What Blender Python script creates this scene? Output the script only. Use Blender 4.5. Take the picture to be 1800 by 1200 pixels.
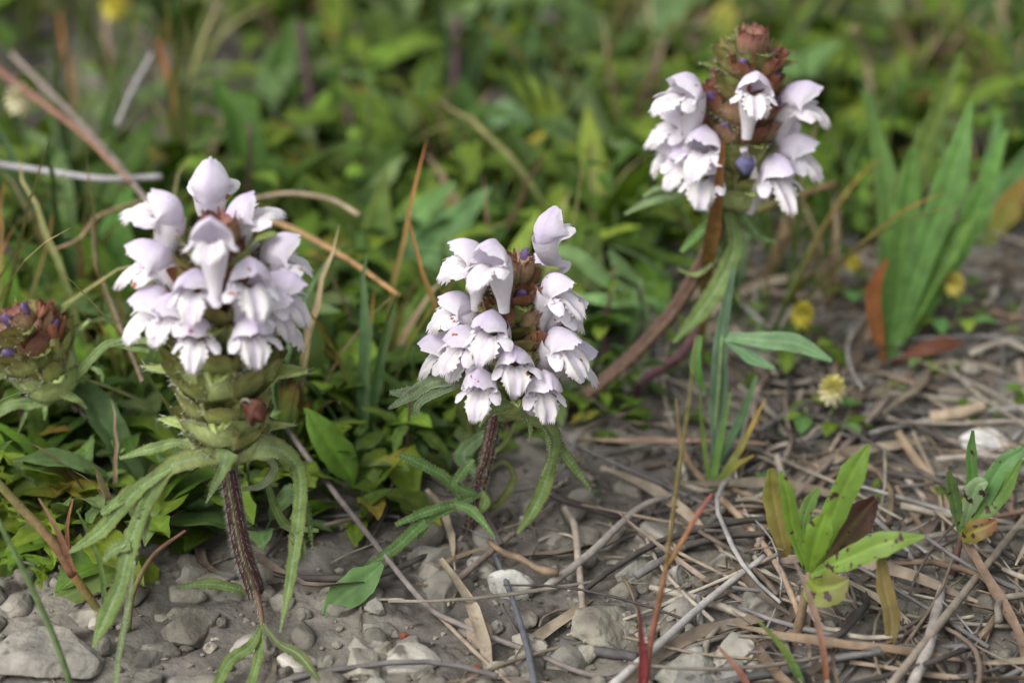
import bpy, math, random
import numpy as np
from mathutils import Vector, Matrix, noise

# ------------------------------------------------------------------ clear
for o in list(bpy.data.objects):
    bpy.data.objects.remove(o, do_unlink=True)
scene = bpy.context.scene
COL = scene.collection
S = 0.01                       # all lengths below are in centimetres
random.seed(7)
rs = np.random.RandomState(7)

# ------------------------------------------------------------------ camera
PITCH, F, H = math.radians(28.0), 3750.0, 20.6
FOCUS = 35.2
cam_d = bpy.data.cameras.new('camera')
cam = bpy.data.objects.new('camera', cam_d)
COL.objects.link(cam)
cam.location = (0, 0, H * S)
cam.rotation_euler = (math.pi / 2 - PITCH, 0, 0)
cam_d.sensor_width = 36.0
cam_d.lens = 36.0 * F / 1800.0
cam_d.clip_start = 0.01
cam_d.clip_end = 500.0
cam_d.dof.use_dof = True
cam_d.dof.focus_distance = FOCUS * S
cam_d.dof.aperture_fstop = 10.5
cam_d.dof.aperture_blades = 9
scene.camera = cam

# ------------------------------------------------------------------ sky, sun, exposure
SUN_EL, SUN_AZ = math.radians(50), math.radians(-130)
w = bpy.data.worlds.new('World')
scene.world = w
w.use_nodes = True
nt = w.node_tree
bg = nt.nodes['Background']
sky = nt.nodes.new('ShaderNodeTexSky')
sky.sky_type = 'NISHITA'
sky.sun_disc = False
sky.sun_elevation = SUN_EL
sky.sun_rotation = SUN_AZ
sky.dust_density = 5.0
sky.air_density = 1.0
hs = nt.nodes.new('ShaderNodeHueSaturation')      # thin cloud: greyer than a clear sky
hs.inputs['Saturation'].default_value = 0.2
nt.links.new(sky.outputs[0], hs.inputs['Color'])
nt.links.new(hs.outputs[0], bg.inputs['Color'])
bg.inputs['Strength'].default_value = 0.15
sun_d = bpy.data.lights.new('sun', 'SUN')
sun_d.energy = 1.5
sun_d.angle = math.radians(35)
sun_d.color = (1.0, 0.965, 0.92)
sun = bpy.data.objects.new('sun', sun_d)
COL.objects.link(sun)
sd = Vector((math.sin(SUN_AZ) * math.cos(SUN_EL), math.cos(SUN_AZ) * math.cos(SUN_EL), math.sin(SUN_EL)))
sun.rotation_euler = sd.to_track_quat('Z', 'Y').to_euler()
scene.view_settings.view_transform = 'Standard'
scene.view_settings.look = 'None'
scene.view_settings.gamma = 1.0
scene.view_settings.exposure = 0.36
scene.render.engine = 'CYCLES'
scene.cycles.max_bounces = 6
scene.cycles.diffuse_bounces = 3
scene.cycles.glossy_bounces = 2
scene.cycles.transmission_bounces = 4

# ------------------------------------------------------------------ placing helpers
cp, sp = math.cos(PITCH), math.sin(PITCH)

def ray(px, py):
    a, b = (px - 900.0) / F, -(py - 600.0) / F
    return Vector((a, cp + b * sp, -sp + b * cp))

def at(px, py, Y):
    d = ray(px, py)
    return Vector((d.x / d.y * Y, Y, H + d.z / d.y * Y))

def depth(p):
    return p[1] * cp + (H - p[2]) * sp

def height(x, y):
    p = Vector((x * 0.16, y * 0.16, 3.1))
    q = Vector((x * 0.6, y * 0.6, 9.7))
    r = Vector((x * 2.3, y * 2.3, 1.3))
    return 0.42 * noise.noise(p) + 0.17 * noise.noise(q) + 0.06 * noise.noise(r)

def ground(px, py):
    d = ray(px, py)
    z = 0.0
    for _ in range(4):
        t = (H - z) / -d.z
        z = height(d.x * t, d.y * t)
    return Vector((d.x * t, d.y * t, z))

def project(p):
    d = depth(p)
    up = p[1] * sp - (H - p[2]) * cp
    return 900 + F * p[0] / d, 600 - F * up / d

# ------------------------------------------------------------------ materials
def material(name, rough=0.55, trans=0.0, spec=0.35, nscale=250.0, namt=0.3, bump=0.0, bscale=900.0,
             hue=0.0, val=0.0, spots=None, tint=None, sheen=0.0):
    m = bpy.data.materials.new(name)
    m.use_nodes = True
    t = m.node_tree
    N, L = t.nodes, t.links
    pb, out = N['Principled BSDF'], N['Material Output']
    pb.inputs['Roughness'].default_value = rough
    pb.inputs['Specular IOR Level'].default_value = spec
    at_ = N.new('ShaderNodeAttribute'); at_.attribute_name = 'Col'
    col = at_.outputs['Color']
    tc = N.new('ShaderNodeTexCoord')
    oi0 = N.new('ShaderNodeObjectInfo')               # every copy gets its own stretch of noise
    wm = N.new('ShaderNodeMath'); wm.operation = 'MULTIPLY'; wm.inputs[1].default_value = 40.0
    L.new(oi0.outputs['Random'], wm.inputs[0])
    def nz(scale, detail=4):
        n = N.new('ShaderNodeTexNoise')
        n.inputs['Scale'].default_value = scale
        n.inputs['Detail'].default_value = detail
        n.noise_dimensions = '4D'
        L.new(wm.outputs[0], n.inputs['W'])
        L.new(tc.outputs['Object'], n.inputs['Vector'])
        return n
    if hue or val:
        oi = N.new('ShaderNodeObjectInfo')
        h = N.new('ShaderNodeHueSaturation')
        a = N.new('ShaderNodeMapRange')
        a.inputs['To Min'].default_value = 0.5 - hue; a.inputs['To Max'].default_value = 0.5 + hue
        L.new(oi.outputs['Random'], a.inputs['Value']); L.new(a.outputs[0], h.inputs['Hue'])
        mu = N.new('ShaderNodeMath'); mu.operation = 'MULTIPLY'; mu.inputs[1].default_value = 7.31
        fr = N.new('ShaderNodeMath'); fr.operation = 'FRACT'
        L.new(oi.outputs['Random'], mu.inputs[0]); L.new(mu.outputs[0], fr.inputs[0])
        b = N.new('ShaderNodeMapRange')
        b.inputs['To Min'].default_value = 1 - val; b.inputs['To Max'].default_value = 1 + val
        L.new(fr.outputs[0], b.inputs['Value']); L.new(b.outputs[0], h.inputs['Value'])
        L.new(col, h.inputs['Color']); col = h.outputs[0]
    if namt:
        n = nz(nscale)
        mr = N.new('ShaderNodeMapRange')
        mr.inputs['From Min'].default_value = 0.3; mr.inputs['From Max'].default_value = 0.7
        mr.inputs['To Min'].default_value = 1 - namt; mr.inputs['To Max'].default_value = 1 + namt
        L.new(n.outputs['Fac'], mr.inputs['Value'])
        mx = N.new('ShaderNodeVectorMath'); mx.operation = 'SCALE'
        L.new(col, mx.inputs[0]); L.new(mr.outputs[0], mx.inputs['Scale'])
        col = mx.outputs[0]
    for sp_ in (spots or []):
        sc, lo, hi, c = sp_
        n = nz(sc, 2)
        mr = N.new('ShaderNodeMapRange')
        mr.inputs['From Min'].default_value = lo; mr.inputs['From Max'].default_value = hi
        L.new(n.outputs['Fac'], mr.inputs['Value'])
        mx = N.new('ShaderNodeMix'); mx.data_type = 'RGBA'
        L.new(mr.outputs[0], mx.inputs['Factor']); L.new(col, mx.inputs[6])
        mx.inputs[7].default_value = (*c, 1)
        col = mx.outputs[2]
    L.new(col, pb.inputs['Base Color'])
    if sheen:
        pb.inputs['Sheen Weight'].default_value = sheen
    if bump:
        n = nz(bscale, 6)
        bp = N.new('ShaderNodeBump')
        bp.inputs['Strength'].default_value = 1.0
        bp.inputs['Distance'].default_value = bump * S
        L.new(n.outputs['Fac'], bp.inputs['Height'])
        L.new(bp.outputs[0], pb.inputs['Normal'])
    if trans:
        tr = N.new('ShaderNodeBsdfTranslucent')
        if tint:
            mt = N.new('ShaderNodeVectorMath'); mt.operation = 'MULTIPLY'
            mt.inputs[1].default_value = tint
            L.new(col, mt.inputs[0]); L.new(mt.outputs[0], tr.inputs['Color'])
        else:
            L.new(col, tr.inputs['Color'])
        ms = N.new('ShaderNodeMixShader')
        ms.inputs[0].default_value = trans
        L.new(pb.outputs[0], ms.inputs[1]); L.new(tr.outputs[0], ms.inputs[2])
        L.new(ms.outputs[0], out.inputs['Surface'])
    return m

M = {
 'petal': material('petal', 0.62, 0.3, 0.18, 500, 0.07, 0.016, 1000,
                   spots=[(560, 0.695, 0.715, (0.42, 0.15, 0.07))]),
 'petal_plain': material('petal_plain', 0.5, 0.28, 0.25, 900, 0.05, 0.008, 1500),
 'leaf': material('leaf', 0.55, 0.18, 0.2, 300, 0.28, 0.012, 1200, hue=0.018, val=0.30, tint=(1.3, 1.35, 0.6)),
 'herb': material('herb', 0.6, 0.18, 0.22, 600, 0.26, 0.02, 1900, tint=(1.3, 1.35, 0.6)),
 'spotted': material('spotted', 0.5, 0.2, 0.3, 300, 0.2, 0.012, 1500, tint=(1.3, 1.35, 0.6),
                     spots=[(620, 0.60, 0.64, (0.05, 0.018, 0.02))]),
 'calyx': material('calyx', 0.55, 0.28, 0.35, 900, 0.25, 0.012, 2500),
 'stem': material('stem', 0.55, 0.0, 0.3, 900, 0.3, 0.01, 2500),
 'hair': material('hair', 0.4, 0.4, 0.4, 100, 0.0),
 'straw': material('straw', 0.7, 0.0, 0.2, 400, 0.32, 0.02, 900, hue=0.012, val=0.4),
 'twig': material('twig', 0.75, 0.0, 0.2, 500, 0.3, 0.02, 1400),
 'soil': material('soil', 0.95, 0.0, 0.1, 110, 0.5, 0.16, 330,
                  spots=[(45, 0.52, 0.66, (0.22, 0.205, 0.172)), (160, 0.58, 0.70, (0.05, 0.043, 0.036))]),
 'stone': material('stone', 0.92, 0.0, 0.12, 200, 0.45, 0.07, 700, hue=0.01, val=0.28,
                   spots=[(130, 0.52, 0.7, (0.12, 0.108, 0.088)), (420, 0.62, 0.7, (0.13, 0.12, 0.1))]),
 'floret': material('floret', 0.5, 0.25, 0.3, 500, 0.12, 0.0),
}

# ------------------------------------------------------------------ mesh builder
def arr(c):
    return np.array(c, dtype=float)

class MB:
    def __init__(s):
        s.v, s.c, s.f, s.n = [], [], [], 0
    def add(s, P, C, faces):
        P = np.asarray(P, float).reshape(-1, 3)
        C = np.asarray(C, float)
        if C.ndim == 1:
            C = np.tile(C, (len(P), 1))
        s.v.append(P); s.c.append(C.reshape(-1, 3))
        s.f.extend([tuple(i + s.n for i in f) for f in faces])
        s.n += len(P)
    def grid(s, P, C, wrap=False):
        P = np.asarray(P, float)
        nu, nv = P.shape[:2]
        C = np.broadcast_to(np.asarray(C, float), P.shape) if np.asarray(C).ndim < 3 else C
        fs = []
        for i in range(nu - 1):
            for j in range(nv if wrap else nv - 1):
                k = (j + 1) % nv
                fs.append((i * nv + j, i * nv + k, (i + 1) * nv + k, (i + 1) * nv + j))
        s.add(P.reshape(-1, 3), np.asarray(C).reshape(-1, 3), fs)
    def mesh(s, name, mat, origin=(0, 0, 0), smooth=True):
        me = bpy.data.meshes.new(name)
        V = (np.concatenate(s.v) - np.asarray(origin, float)) * S
        C = np.concatenate(s.c)
        me.from_pydata(V.tolist(), [], s.f)
        a = me.color_attributes.new('Col', 'FLOAT_COLOR', 'POINT')
        a.data.foreach_set('color', np.concatenate([C, np.ones((len(C), 1))], 1).astype(np.float32).ravel())
        me.polygons.foreach_set('use_smooth', np.full(len(me.polygons), smooth))
        me.materials.append(M[mat])
        me.update()
        return me
    def build(s, name, mat, parent=None, origin=(0, 0, 0), smooth=True):
        """world-space vertices; with a parent Empty the parent's place is the origin"""
        if parent is not None:
            origin = Vector(parent['o_']) if 'o_' in parent else Vector(origin)
        me = s.mesh(name, mat, origin, smooth)
        o = link(name, me, parent)
        if parent is None:
            o.location = Vector(origin) * S
        return o

def link(name, data, parent=None):
    o = bpy.data.objects.new(name, data)
    COL.objects.link(o)
    if parent is not None:
        o.parent = parent
    return o

def tag(o, label=None, cat=None, group=None, kind=None):
    if label: o['label'] = label
    if cat: o['category'] = cat
    if group: o['group'] = group
    if kind: o['kind'] = kind
    return o

ROOTS = []
def thing(name, loc, label, cat, group=None):
    o = link(name, None)
    o.empty_display_size = 0.005
    o.location = Vector(loc) * S
    o['o_'] = tuple(loc)
    ROOTS.append(o)
    return tag(o, label, cat, group)

def spline(pts, n):
    P = np.array([list(p) for p in pts], float)
    if len(P) == 2:
        t = np.linspace(0, 1, n)[:, None]
        return P[0] * (1 - t) + P[1] * t
    Q = np.vstack([2 * P[0] - P[1], P, 2 * P[-1] - P[-2]])
    out = []
    for t in np.linspace(0, len(P) - 1 - 1e-9, n):
        i = int(t); f = t - i
        a, b, c, d = Q[i], Q[i + 1], Q[i + 2], Q[i + 3]
        out.append(0.5 * ((2 * b) + (c - a) * f + (2 * a - 5 * b + 4 * c - d) * f * f + (3 * b - a - 3 * c + d) * f ** 3))
    return np.array(out)

def lerp(xs, n):
    return np.interp(np.linspace(0, len(xs) - 1, n), range(len(xs)), xs)

def norm(a):
    return a / np.maximum(np.linalg.norm(a, axis=-1, keepdims=True), 1e-9)

def frames(path, hint):
    T = norm(np.gradient(path, axis=0))
    B = norm(np.cross(T, np.asarray(hint, float)))
    N = np.cross(B, T)
    return T, N, B

def tube(mb, path, rad, col, n=7, square=0.0, cap=True, hint=(0.13, -0.3, 0.95), jitter=0.0):
    path = np.asarray(path, float)
    T, N, B = frames(path, hint)
    a = np.linspace(0, 2 * math.pi, n, endpoint=False)
    rad = np.asarray(rad, float)
    if rad.ndim == 0:
        rad = np.full(len(path), float(rad))
    k = 1 + square * np.cos(4 * a)
    R = rad[:, None] * k[None, :]
    if jitter:
        R = R * (1 + jitter * (rs.rand(*R.shape) - 0.5))
    P = path[:, None, :] + R[..., None] * (np.cos(a)[None, :, None] * N[:, None, :] + np.sin(a)[None, :, None] * B[:, None, :])
    C = np.zeros_like(P)
    if callable(col):
        for i in range(len(path)):
            for j in range(n):
                C[i, j] = col(i / (len(path) - 1), a[j])
    else:
        C[:] = col
    base = mb.n
    mb.grid(P, C, wrap=True)
    if cap:
        mb.f.append(tuple(base + (len(path) - 1) * n + j for j in range(n)))
        mb.f.append(tuple(base + n - 1 - j for j in range(n)))
    return P, N, B

def ribbon(mb, path, wid, col, hint=(0, -0.75, 0.66), nv=7, fold=0.12, roll=0.25, wave=0.06, twist=0.0, edge=None, rib=None,
           serr=0.0, seed=0):
    """leaf strip: path (n,3), half widths wid; hint = side the upper face looks to"""
    path = np.asarray(path, float)
    nu = len(path)
    T, N, B = frames(path, hint)
    if twist:
        tw = np.linspace(0, twist, nu)[:, None]
        N, B = N * np.cos(tw) + B * np.sin(tw), B * np.cos(tw) - N * np.sin(tw)
    r = random.Random(seed)
    ph = r.random() * 6
    v = np.linspace(-1, 1, nv)
    P = np.zeros((nu, nv, 3)); C = np.zeros((nu, nv, 3))
    for i in range(nu):
        u = i / (nu - 1)
        for j in range(nv):
            a = abs(v[j])
            ww = wid[i]
            s = v[j] * ww * (1 + (serr * (r.random() - 0.4) if a > 0.9 else 0))
            z = ww * (fold * a - roll * a ** 4 + wave * math.sin(u * 14 + ph + v[j] * 2) * a)
            P[i, j] = path[i] + B[i] * s + N[i] * z
            c = col(u, v[j]) if callable(col) else arr(col)
            if edge is not None and a > 0.9:
                c = c * 0.25 + arr(edge) * 0.75
            if rib is not None and a < 0.08:
                c = c * 0.45 + arr(rib) * 0.55
            C[i, j] = c
    mb.grid(P, C)
    return P, N

def pxpath(pts, n=None):
    P = [at(*p) for p in pts]
    return spline(P, n or max(4, 5 * (len(pts) - 1) + 1))

def pxw(path, ws, k=0.5):
    """pixel widths -> half widths in cm along the path"""
    d = np.array([depth(p) for p in path])
    return lerp(ws, len(path)) * d / F * k

# ================================================================== THE GROUND
def build_ground():
    fx = np.arange(-24, 24.01, 0.17)
    fy = np.arange(20, 84.01, 0.17)
    far = np.array([30, 40, 60, 100, 200, 500, 1500, 6000, 20000.0])
    X = np.concatenate([-far[::-1], fx, far])
    Y = np.concatenate([-far[::-1] + 15, [-5, 5, 14], fy, far[3:] + 10])
    nx, ny = len(X), len(Y)
    V = np.zeros((nx, ny, 3)); C = np.zeros((nx, ny, 3))
    soil = arr((0.155, 0.143, 0.122))
    for i in range(nx):
        for j in range(ny):
            x, y = X[i], Y[j]
            V[i, j] = (x, y, height(x, y))
            k = noise.noise(Vector((x * 0.35, y * 0.35, 7.7)))
            m = noise.noise(Vector((x * 1.7, y * 1.7, 2.2)))
            if abs(x) < 25 and 19 < y < 85:
                V[i, j, 2] += 0.11 * abs(noise.noise(Vector((x * 2.9, y * 2.9, 0.3)))) + 0.05 * noise.noise(Vector((x * 6.5, y * 6.5, 0.3))) + 0.05 * abs(m) - 0.04
            C[i, j] = soil * (1 + 0.35 * k + 0.25 * m) * arr((1.0, 1.0 + 0.02 * k, 1.0 - 0.06 * k))
    mb = MB(); mb.grid(V.transpose(1, 0, 2), C.transpose(1, 0, 2))
    tag(mb.build('ground', 'soil'), kind='structure')
build_ground()

def green_limit(px):
    return np.interp(px, [0, 150, 330, 560, 680, 780, 950, 1080, 1180, 1300, 1420, 1550, 1800],
                         [990, 975, 960, 975, 930, 885, 815, 775, 770, 730, 650, 430, 330])

# ------------------------------------------------------------------ stones
def stone_mesh(r, seed, flat=0.55, ang=0.5, sub=3):
    rr = random.Random(seed)
    import bmesh
    bm = bmesh.new()
    bmesh.ops.create_icosphere(bm, subdivisions=sub, radius=1.0)
    planes = []
    for _ in range(11):
        n = Vector((rr.gauss(0, 1), rr.gauss(0, 1), rr.gauss(0, 1))).normalized()
        planes.append((n, rr.uniform(0.5, 0.82)))
    ax = (rr.uniform(0.85, 1.3), rr.uniform(0.75, 1.05), flat * rr.uniform(0.8, 1.2))
    off = Vector((seed * 1.7 % 50, seed * 0.9 % 31, 0))
    for v in bm.verts:
        p = v.co.copy()
        for n, d in planes:
            e = p.dot(n) - d
            if e > 0:
                p -= n * e * 0.97
        p *= 1 + 0.09 * noise.noise(p * 2.2 + off) + 0.03 * noise.noise(p * 6 + off) + 0.02 * noise.noise(p * 14 + off)
        v.co = (p.x * ax[0] * r, p.y * ax[1] * r, p.z * ax[2] * r)
    bm.verts.ensure_lookup_table()
    V = [tuple(v.co) for v in bm.verts]
    Fc = [tuple(v.index for v in f.verts) for f in bm.faces]
    bm.free()
    return V, Fc

def stone(name, pos, r, seed, label, group=None, col=(0.27, 0.255, 0.215), flat=0.55, rotz=0.0, sub=5, tilt=0.0, cat='stone'):
    V, Fc = stone_mesh(r, seed, flat, sub=sub)
    mb = MB(); mb.add(V, arr(col), Fc)
    o = link(name, mb.mesh(name, 'stone', smooth=True))
    o.location = Vector(pos) * S
    o.rotation_euler = (tilt, tilt * 0.4, rotz)
    return tag(o, label, cat, group)

big = [  # px, py, radius px, flat, colour, label
 (85, 1165, 100, 0.42, (0.19, 0.18, 0.155), 'large pale grey slab of stone beside the thin green grass stem'),
 (1065, 1105, 75, 0.6, (0.28, 0.265, 0.215), 'broad beige stone crossed by a pale dry stalk'),
 (1110, 1015, 42, 0.7, (0.27, 0.26, 0.225), 'square topped grey stone behind the broad beige stone'),
 (1200, 1090, 52, 0.65, (0.30, 0.28, 0.245), 'pale stone under the long bleached twig'),
 (1190, 1020, 30, 0.7, (0.26, 0.25, 0.22), 'small rounded grey stone next to the square topped one'),
 (895, 1040, 42, 0.75, (0.30, 0.295, 0.27), 'whitish stone beside the blue-grey twig'),
 (930, 1155, 48, 0.5, (0.27, 0.255, 0.21), 'flat beige stone under the looping brown twig'),
 (675, 1150, 32, 0.8, (0.27, 0.25, 0.2), 'blocky beige stone among the twigs below the toothed leaf'),
 (635, 1180, 42, 0.6, (0.25, 0.235, 0.19), 'sloping beige stone below the blocky one'),
 (1215, 1195, 60, 0.5, (0.31, 0.30, 0.27), 'pale grey stone behind the red grass stem foot'),
 (660, 1070, 26, 0.7, (0.24, 0.23, 0.2), 'small grey stone left of the blue-grey twig'),
 (835, 1180, 13, 0.8, (0.24, 0.07, 0.03), 'tiny rust red pebble on the gravel'),
 (710, 1120, 10, 0.8, (0.22, 0.05, 0.02), 'tiny brick red crumb beside the blocky beige stone'),
 (1738, 785, 45, 0.45, (0.55, 0.54, 0.52), 'white stone lying behind the small reddish leaved seedling'),
 (1290, 1180, 34, 0.6, (0.27, 0.26, 0.24), 'grey stone next to the green grass blade'),
 (1150, 925, 16, 0.8, (0.33, 0.32, 0.29), 'small pale pebble beside the thin brown stem'),
 (480, 1010, 45, 0.5, (0.21, 0.2, 0.165), 'earthy stone behind the hairy purple stem'),
 (330, 1110, 60, 0.5, (0.22, 0.205, 0.165), 'earthy stone between the drooping lobed leaves'),
 (590, 1060, 38, 0.5, (0.22, 0.205, 0.165), 'earthy stone under the broad green leaf'),
 (765, 1010, 34, 0.5, (0.22, 0.205, 0.17), 'rough brown stone below the toothed leaf'),
 (1010, 1010, 26, 0.6, (0.25, 0.24, 0.2), 'rough grey stone between two dry stalks'),
 (835, 1120, 30, 0.9, (0.26, 0.21, 0.155), 'upright brownish stone chip beside the blue-grey twig'),
 (1330, 1060, 36, 0.6, (0.27, 0.26, 0.22), 'grey stone under the bleached twig tip'),
]
for i, (x, y, r, fl, c, lab) in enumerate(big):
    g = ground(x, y)
    rc = r * depth(g) / F
    stone('stone', (g.x, g.y, g.z + rc * fl * 0.25), rc, 31 + i * 7, lab, None, c, fl, rotz=i * 1.9, tilt=0.12 * math.sin(i * 3))

rq = random.Random(77)
cst = []
for k in range(6):
    V, Fc = stone_mesh(0.3, 520 + k, 0.7, sub=4)
    mb = MB(); mb.add(V, arr((0.27, 0.257, 0.22)) * rq.uniform(0.8, 1.2), Fc)
    cst.append(mb.mesh('stone', 'stone'))
k = 0
while k < 30:
    px, py = rq.uniform(230, 1330), rq.uniform(930, 1230)
    if py < green_limit(px) + 10 or (px > 1240 and rq.random() < .6): continue
    g = ground(px, py)
    sc = rq.uniform(1.1, 2.3)
    o = link('stone', cst[k % 6])
    o.location = Vector((g.x, g.y, g.z - 0.035 * sc)) * S
    o.rotation_euler = (rq.uniform(-.25, .25), rq.uniform(-.25, .25), rq.uniform(0, 6.3))
    o.scale = (sc, sc, sc * rq.uniform(.7, 1))
    tag(o, ('broken', 'chunky', 'flattish', 'knobbly', 'sharp edged', 'squarish')[k % 6] + (' fist-like' if sc > 1.7 else ' small') + ' pale stone chip ' +
        ('under the tall white spike' if px < 560 else 'below the middle selfheal head' if px < 960 else 'near the red grass stem'), 'stone', 'stone chips on the bare soil')
    k += 1

# small pebbles: the larger ones in view singly, the gravel as one mass
protos = []
for k in range(10):
    V, Fc = stone_mesh(0.3, 400 + k, 0.65, sub=3)
    mb = MB(); mb.add(V, arr((0.23, 0.215, 0.18)) * random.uniform(0.8, 1.25), Fc)
    protos.append(mb.mesh('pebble', 'stone'))
rp = random.Random(5)
cnt = 0
while cnt < 150:
    px, py = rp.uniform(-40, 1840), rp.uniform(480, 1230)
    if py < green_limit(px) + 20: continue
    if px > 1250 and rp.random() < 0.55: continue
    g = ground(px, py)
    o = link('pebble', protos[cnt % 10])
    sc = rp.choice((0.5, 0.6, 0.8, 1.0))
    o.location = Vector((g.x, g.y, g.z + 0.05 * sc)) * S
    o.rotation_euler = (rp.uniform(-.3, .3), rp.uniform(-.3, .3), rp.uniform(0, 6.3))
    o.scale = (sc, sc, sc)
    tag(o, ('tiny' if sc < .55 else 'small' if sc < .9 else 'walnut shaped') + (' rounded', ' blocky', ' flat', ' angular', ' wedge shaped')[cnt % 5] + ' grey pebble ' + ('under the tall white spike' if px < 560 else 'under the middle selfheal head' if px < 1000 else 'near the red grass stem' if px < 1260 else 'in the dry litter'), 'pebble', 'pebbles on the bare soil')
    cnt += 1
mb = MB()
gv = [stone_mesh(1.0, 700 + k, 0.7, sub=1) for k in range(9)]
for k in range(8500):
    x, y = rp.uniform(-14, 15), rp.uniform(25, 62)
    r = abs(rp.gauss(0, 0.05)) + 0.022
    px, py = project((x, y, 0))
    if py < green_limit(px) - 30: continue
    V, Fc = gv[k % 9]
    a = rp.uniform(0, 6.3); ca, sa = math.cos(a), math.sin(a)
    Vv = np.array(V) * r
    Vv = np.stack([Vv[:, 0] * ca - Vv[:, 1] * sa + x, Vv[:, 0] * sa + Vv[:, 1] * ca + y, Vv[:, 2] + height(x, y) + 0.02], 1)
    mb.add(Vv, arr((0.22, 0.2, 0.165)) * rp.uniform(0.6, 1.35), Fc)
tag(mb.build('gravel', 'stone', smooth=False), 'fine grey and brown grit scattered over the bare soil', 'gravel', kind='stuff')

# ------------------------------------------------------------------ dry straw litter
SCOL = [('beige', (0.30, 0.24, 0.17)), ('pale', (0.36, 0.31, 0.24)), ('brown', (0.20, 0.155, 0.115)), ('grey', (0.27, 0.25, 0.23)),
        ('reddish', (0.26, 0.18, 0.12)), ('dark', (0.11, 0.092, 0.08))]
def straw_mesh(L, r, bend, kind, seed):
    rr = random.Random(seed)
    n = 7
    pts = []
    kx = rr.choice((0, 0, rr.uniform(-.25, .25)))
    for i in range(n):
        u = i / (n - 1) - 0.5
        pts.append((u * L, bend * (u * u * 4 - 0.5) + rr.gauss(0, 0.06) * r * 8 + kx * L * max(0, u), rr.gauss(0, 0.35) * r + r))
    mb = MB()
    cn, c0 = SCOL[seed % 6]
    c0 = arr(c0) * arr((0.74, 0.76, 0.79))
    f = lambda u, v: c0 * (0.8 + 0.4 * math.sin(u * 9 + seed) ** 2)
    if kind == 0:
        tube(mb, spline(pts, 9), lerp([r * 1.1, r, r, r * 0.7], 9), f, n=5, jitter=0.3)
    else:
        ribbon(mb, spline(pts, 9), lerp([r * 1.0, r * 1.7, r * 1.5, r * 0.4], 9), f, hint=(0, 0, 1), nv=3, fold=0.6, roll=0, wave=0.2,
               twist=rr.uniform(-1.5, 1.5), seed=seed)
    mb.info = ' '.join(('long' if L > 4.3 else 'short' if L < 2.6 else 'medium', 'flat' if kind else 'fine' if r < 0.035 else 'thick', cn))
    return mb

smesh = [straw_mesh(random.uniform(1.2, 6.0), random.choice((0.018, 0.026, 0.036, 0.048, 0.065)), random.uniform(-0.6, 0.6), int(k % 4 == 2), k)
         for k in range(40)]
sdata = [m.mesh('dry_straw', 'straw') for m in smesh]
def bare(px, py):
    """how much of the litter lies here"""
    if py < green_limit(px) - 20: return 0.6 if px > 1180 and py > 380 else 0.0
    if px < 560: return 0.12
    if px < 1180: return 0.22 if py > 960 else 0.4
    return 1.0
cnt = 0
rl = random.Random(11)
while cnt < 290:
    px, py = rl.uniform(300, 1860), rl.uniform(330, 1240)
    if rl.random() > bare(px, py): continue
    g = ground(px, py)
    k = rl.randrange(40)
    if px < 1180 and k % 5 == 4: continue
    o = link('dry_straw', sdata[k])
    o.location = Vector((g.x, g.y, g.z + rl.uniform(0.02, 0.35))) * S
    o.rotation_euler = (rl.uniform(-.4, .4), rl.uniform(-.16, .16), rl.uniform(0, 6.3))
    tag(o, smesh[k].info + ' dead straw lying ' + ('among the stones' if px < 1180 else 'in the dry litter'), 'straw', 'dry straws littering the ground')
    cnt += 1
mb = MB()
for k in range(9500):
    x, y = rl.uniform(-16, 18), rl.uniform(25, 80)
    px, py = project((x, y, 0))
    b = bare(px, py)
    if py < green_limit(px): b = 0.8 if (px < 430 and py < 330) or px > 1100 else 0.25
    if rl.random() > b * 0.9: continue
    src = smesh[k % 40]
    V = np.concatenate(src.v) * rl.uniform(0.15, 0.65)
    C = np.concatenate(src.c) * rl.uniform(0.35, 1.15)
    R = np.array((Matrix.Rotation(rl.uniform(0, 6.3), 3, 'Z') @ Matrix.Rotation(rl.uniform(-.35, .35), 3, 'Y')))
    mb.add(V @ R.T + np.array((x, y, height(x, y) + rl.uniform(0.0, 0.2 if b > .3 else 0.08))), C, src.f)
tag(mb.build('plant_litter', 'straw'), 'matted dry litter of broken straws and stalks covering the ground', 'plant litter', kind='stuff')

# ================================================================== BACKGROUND HERBS
G1, G2, G3 = (0.072, 0.124, 0.014), (0.118, 0.178, 0.020), (0.048, 0.088, 0.013)

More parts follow.
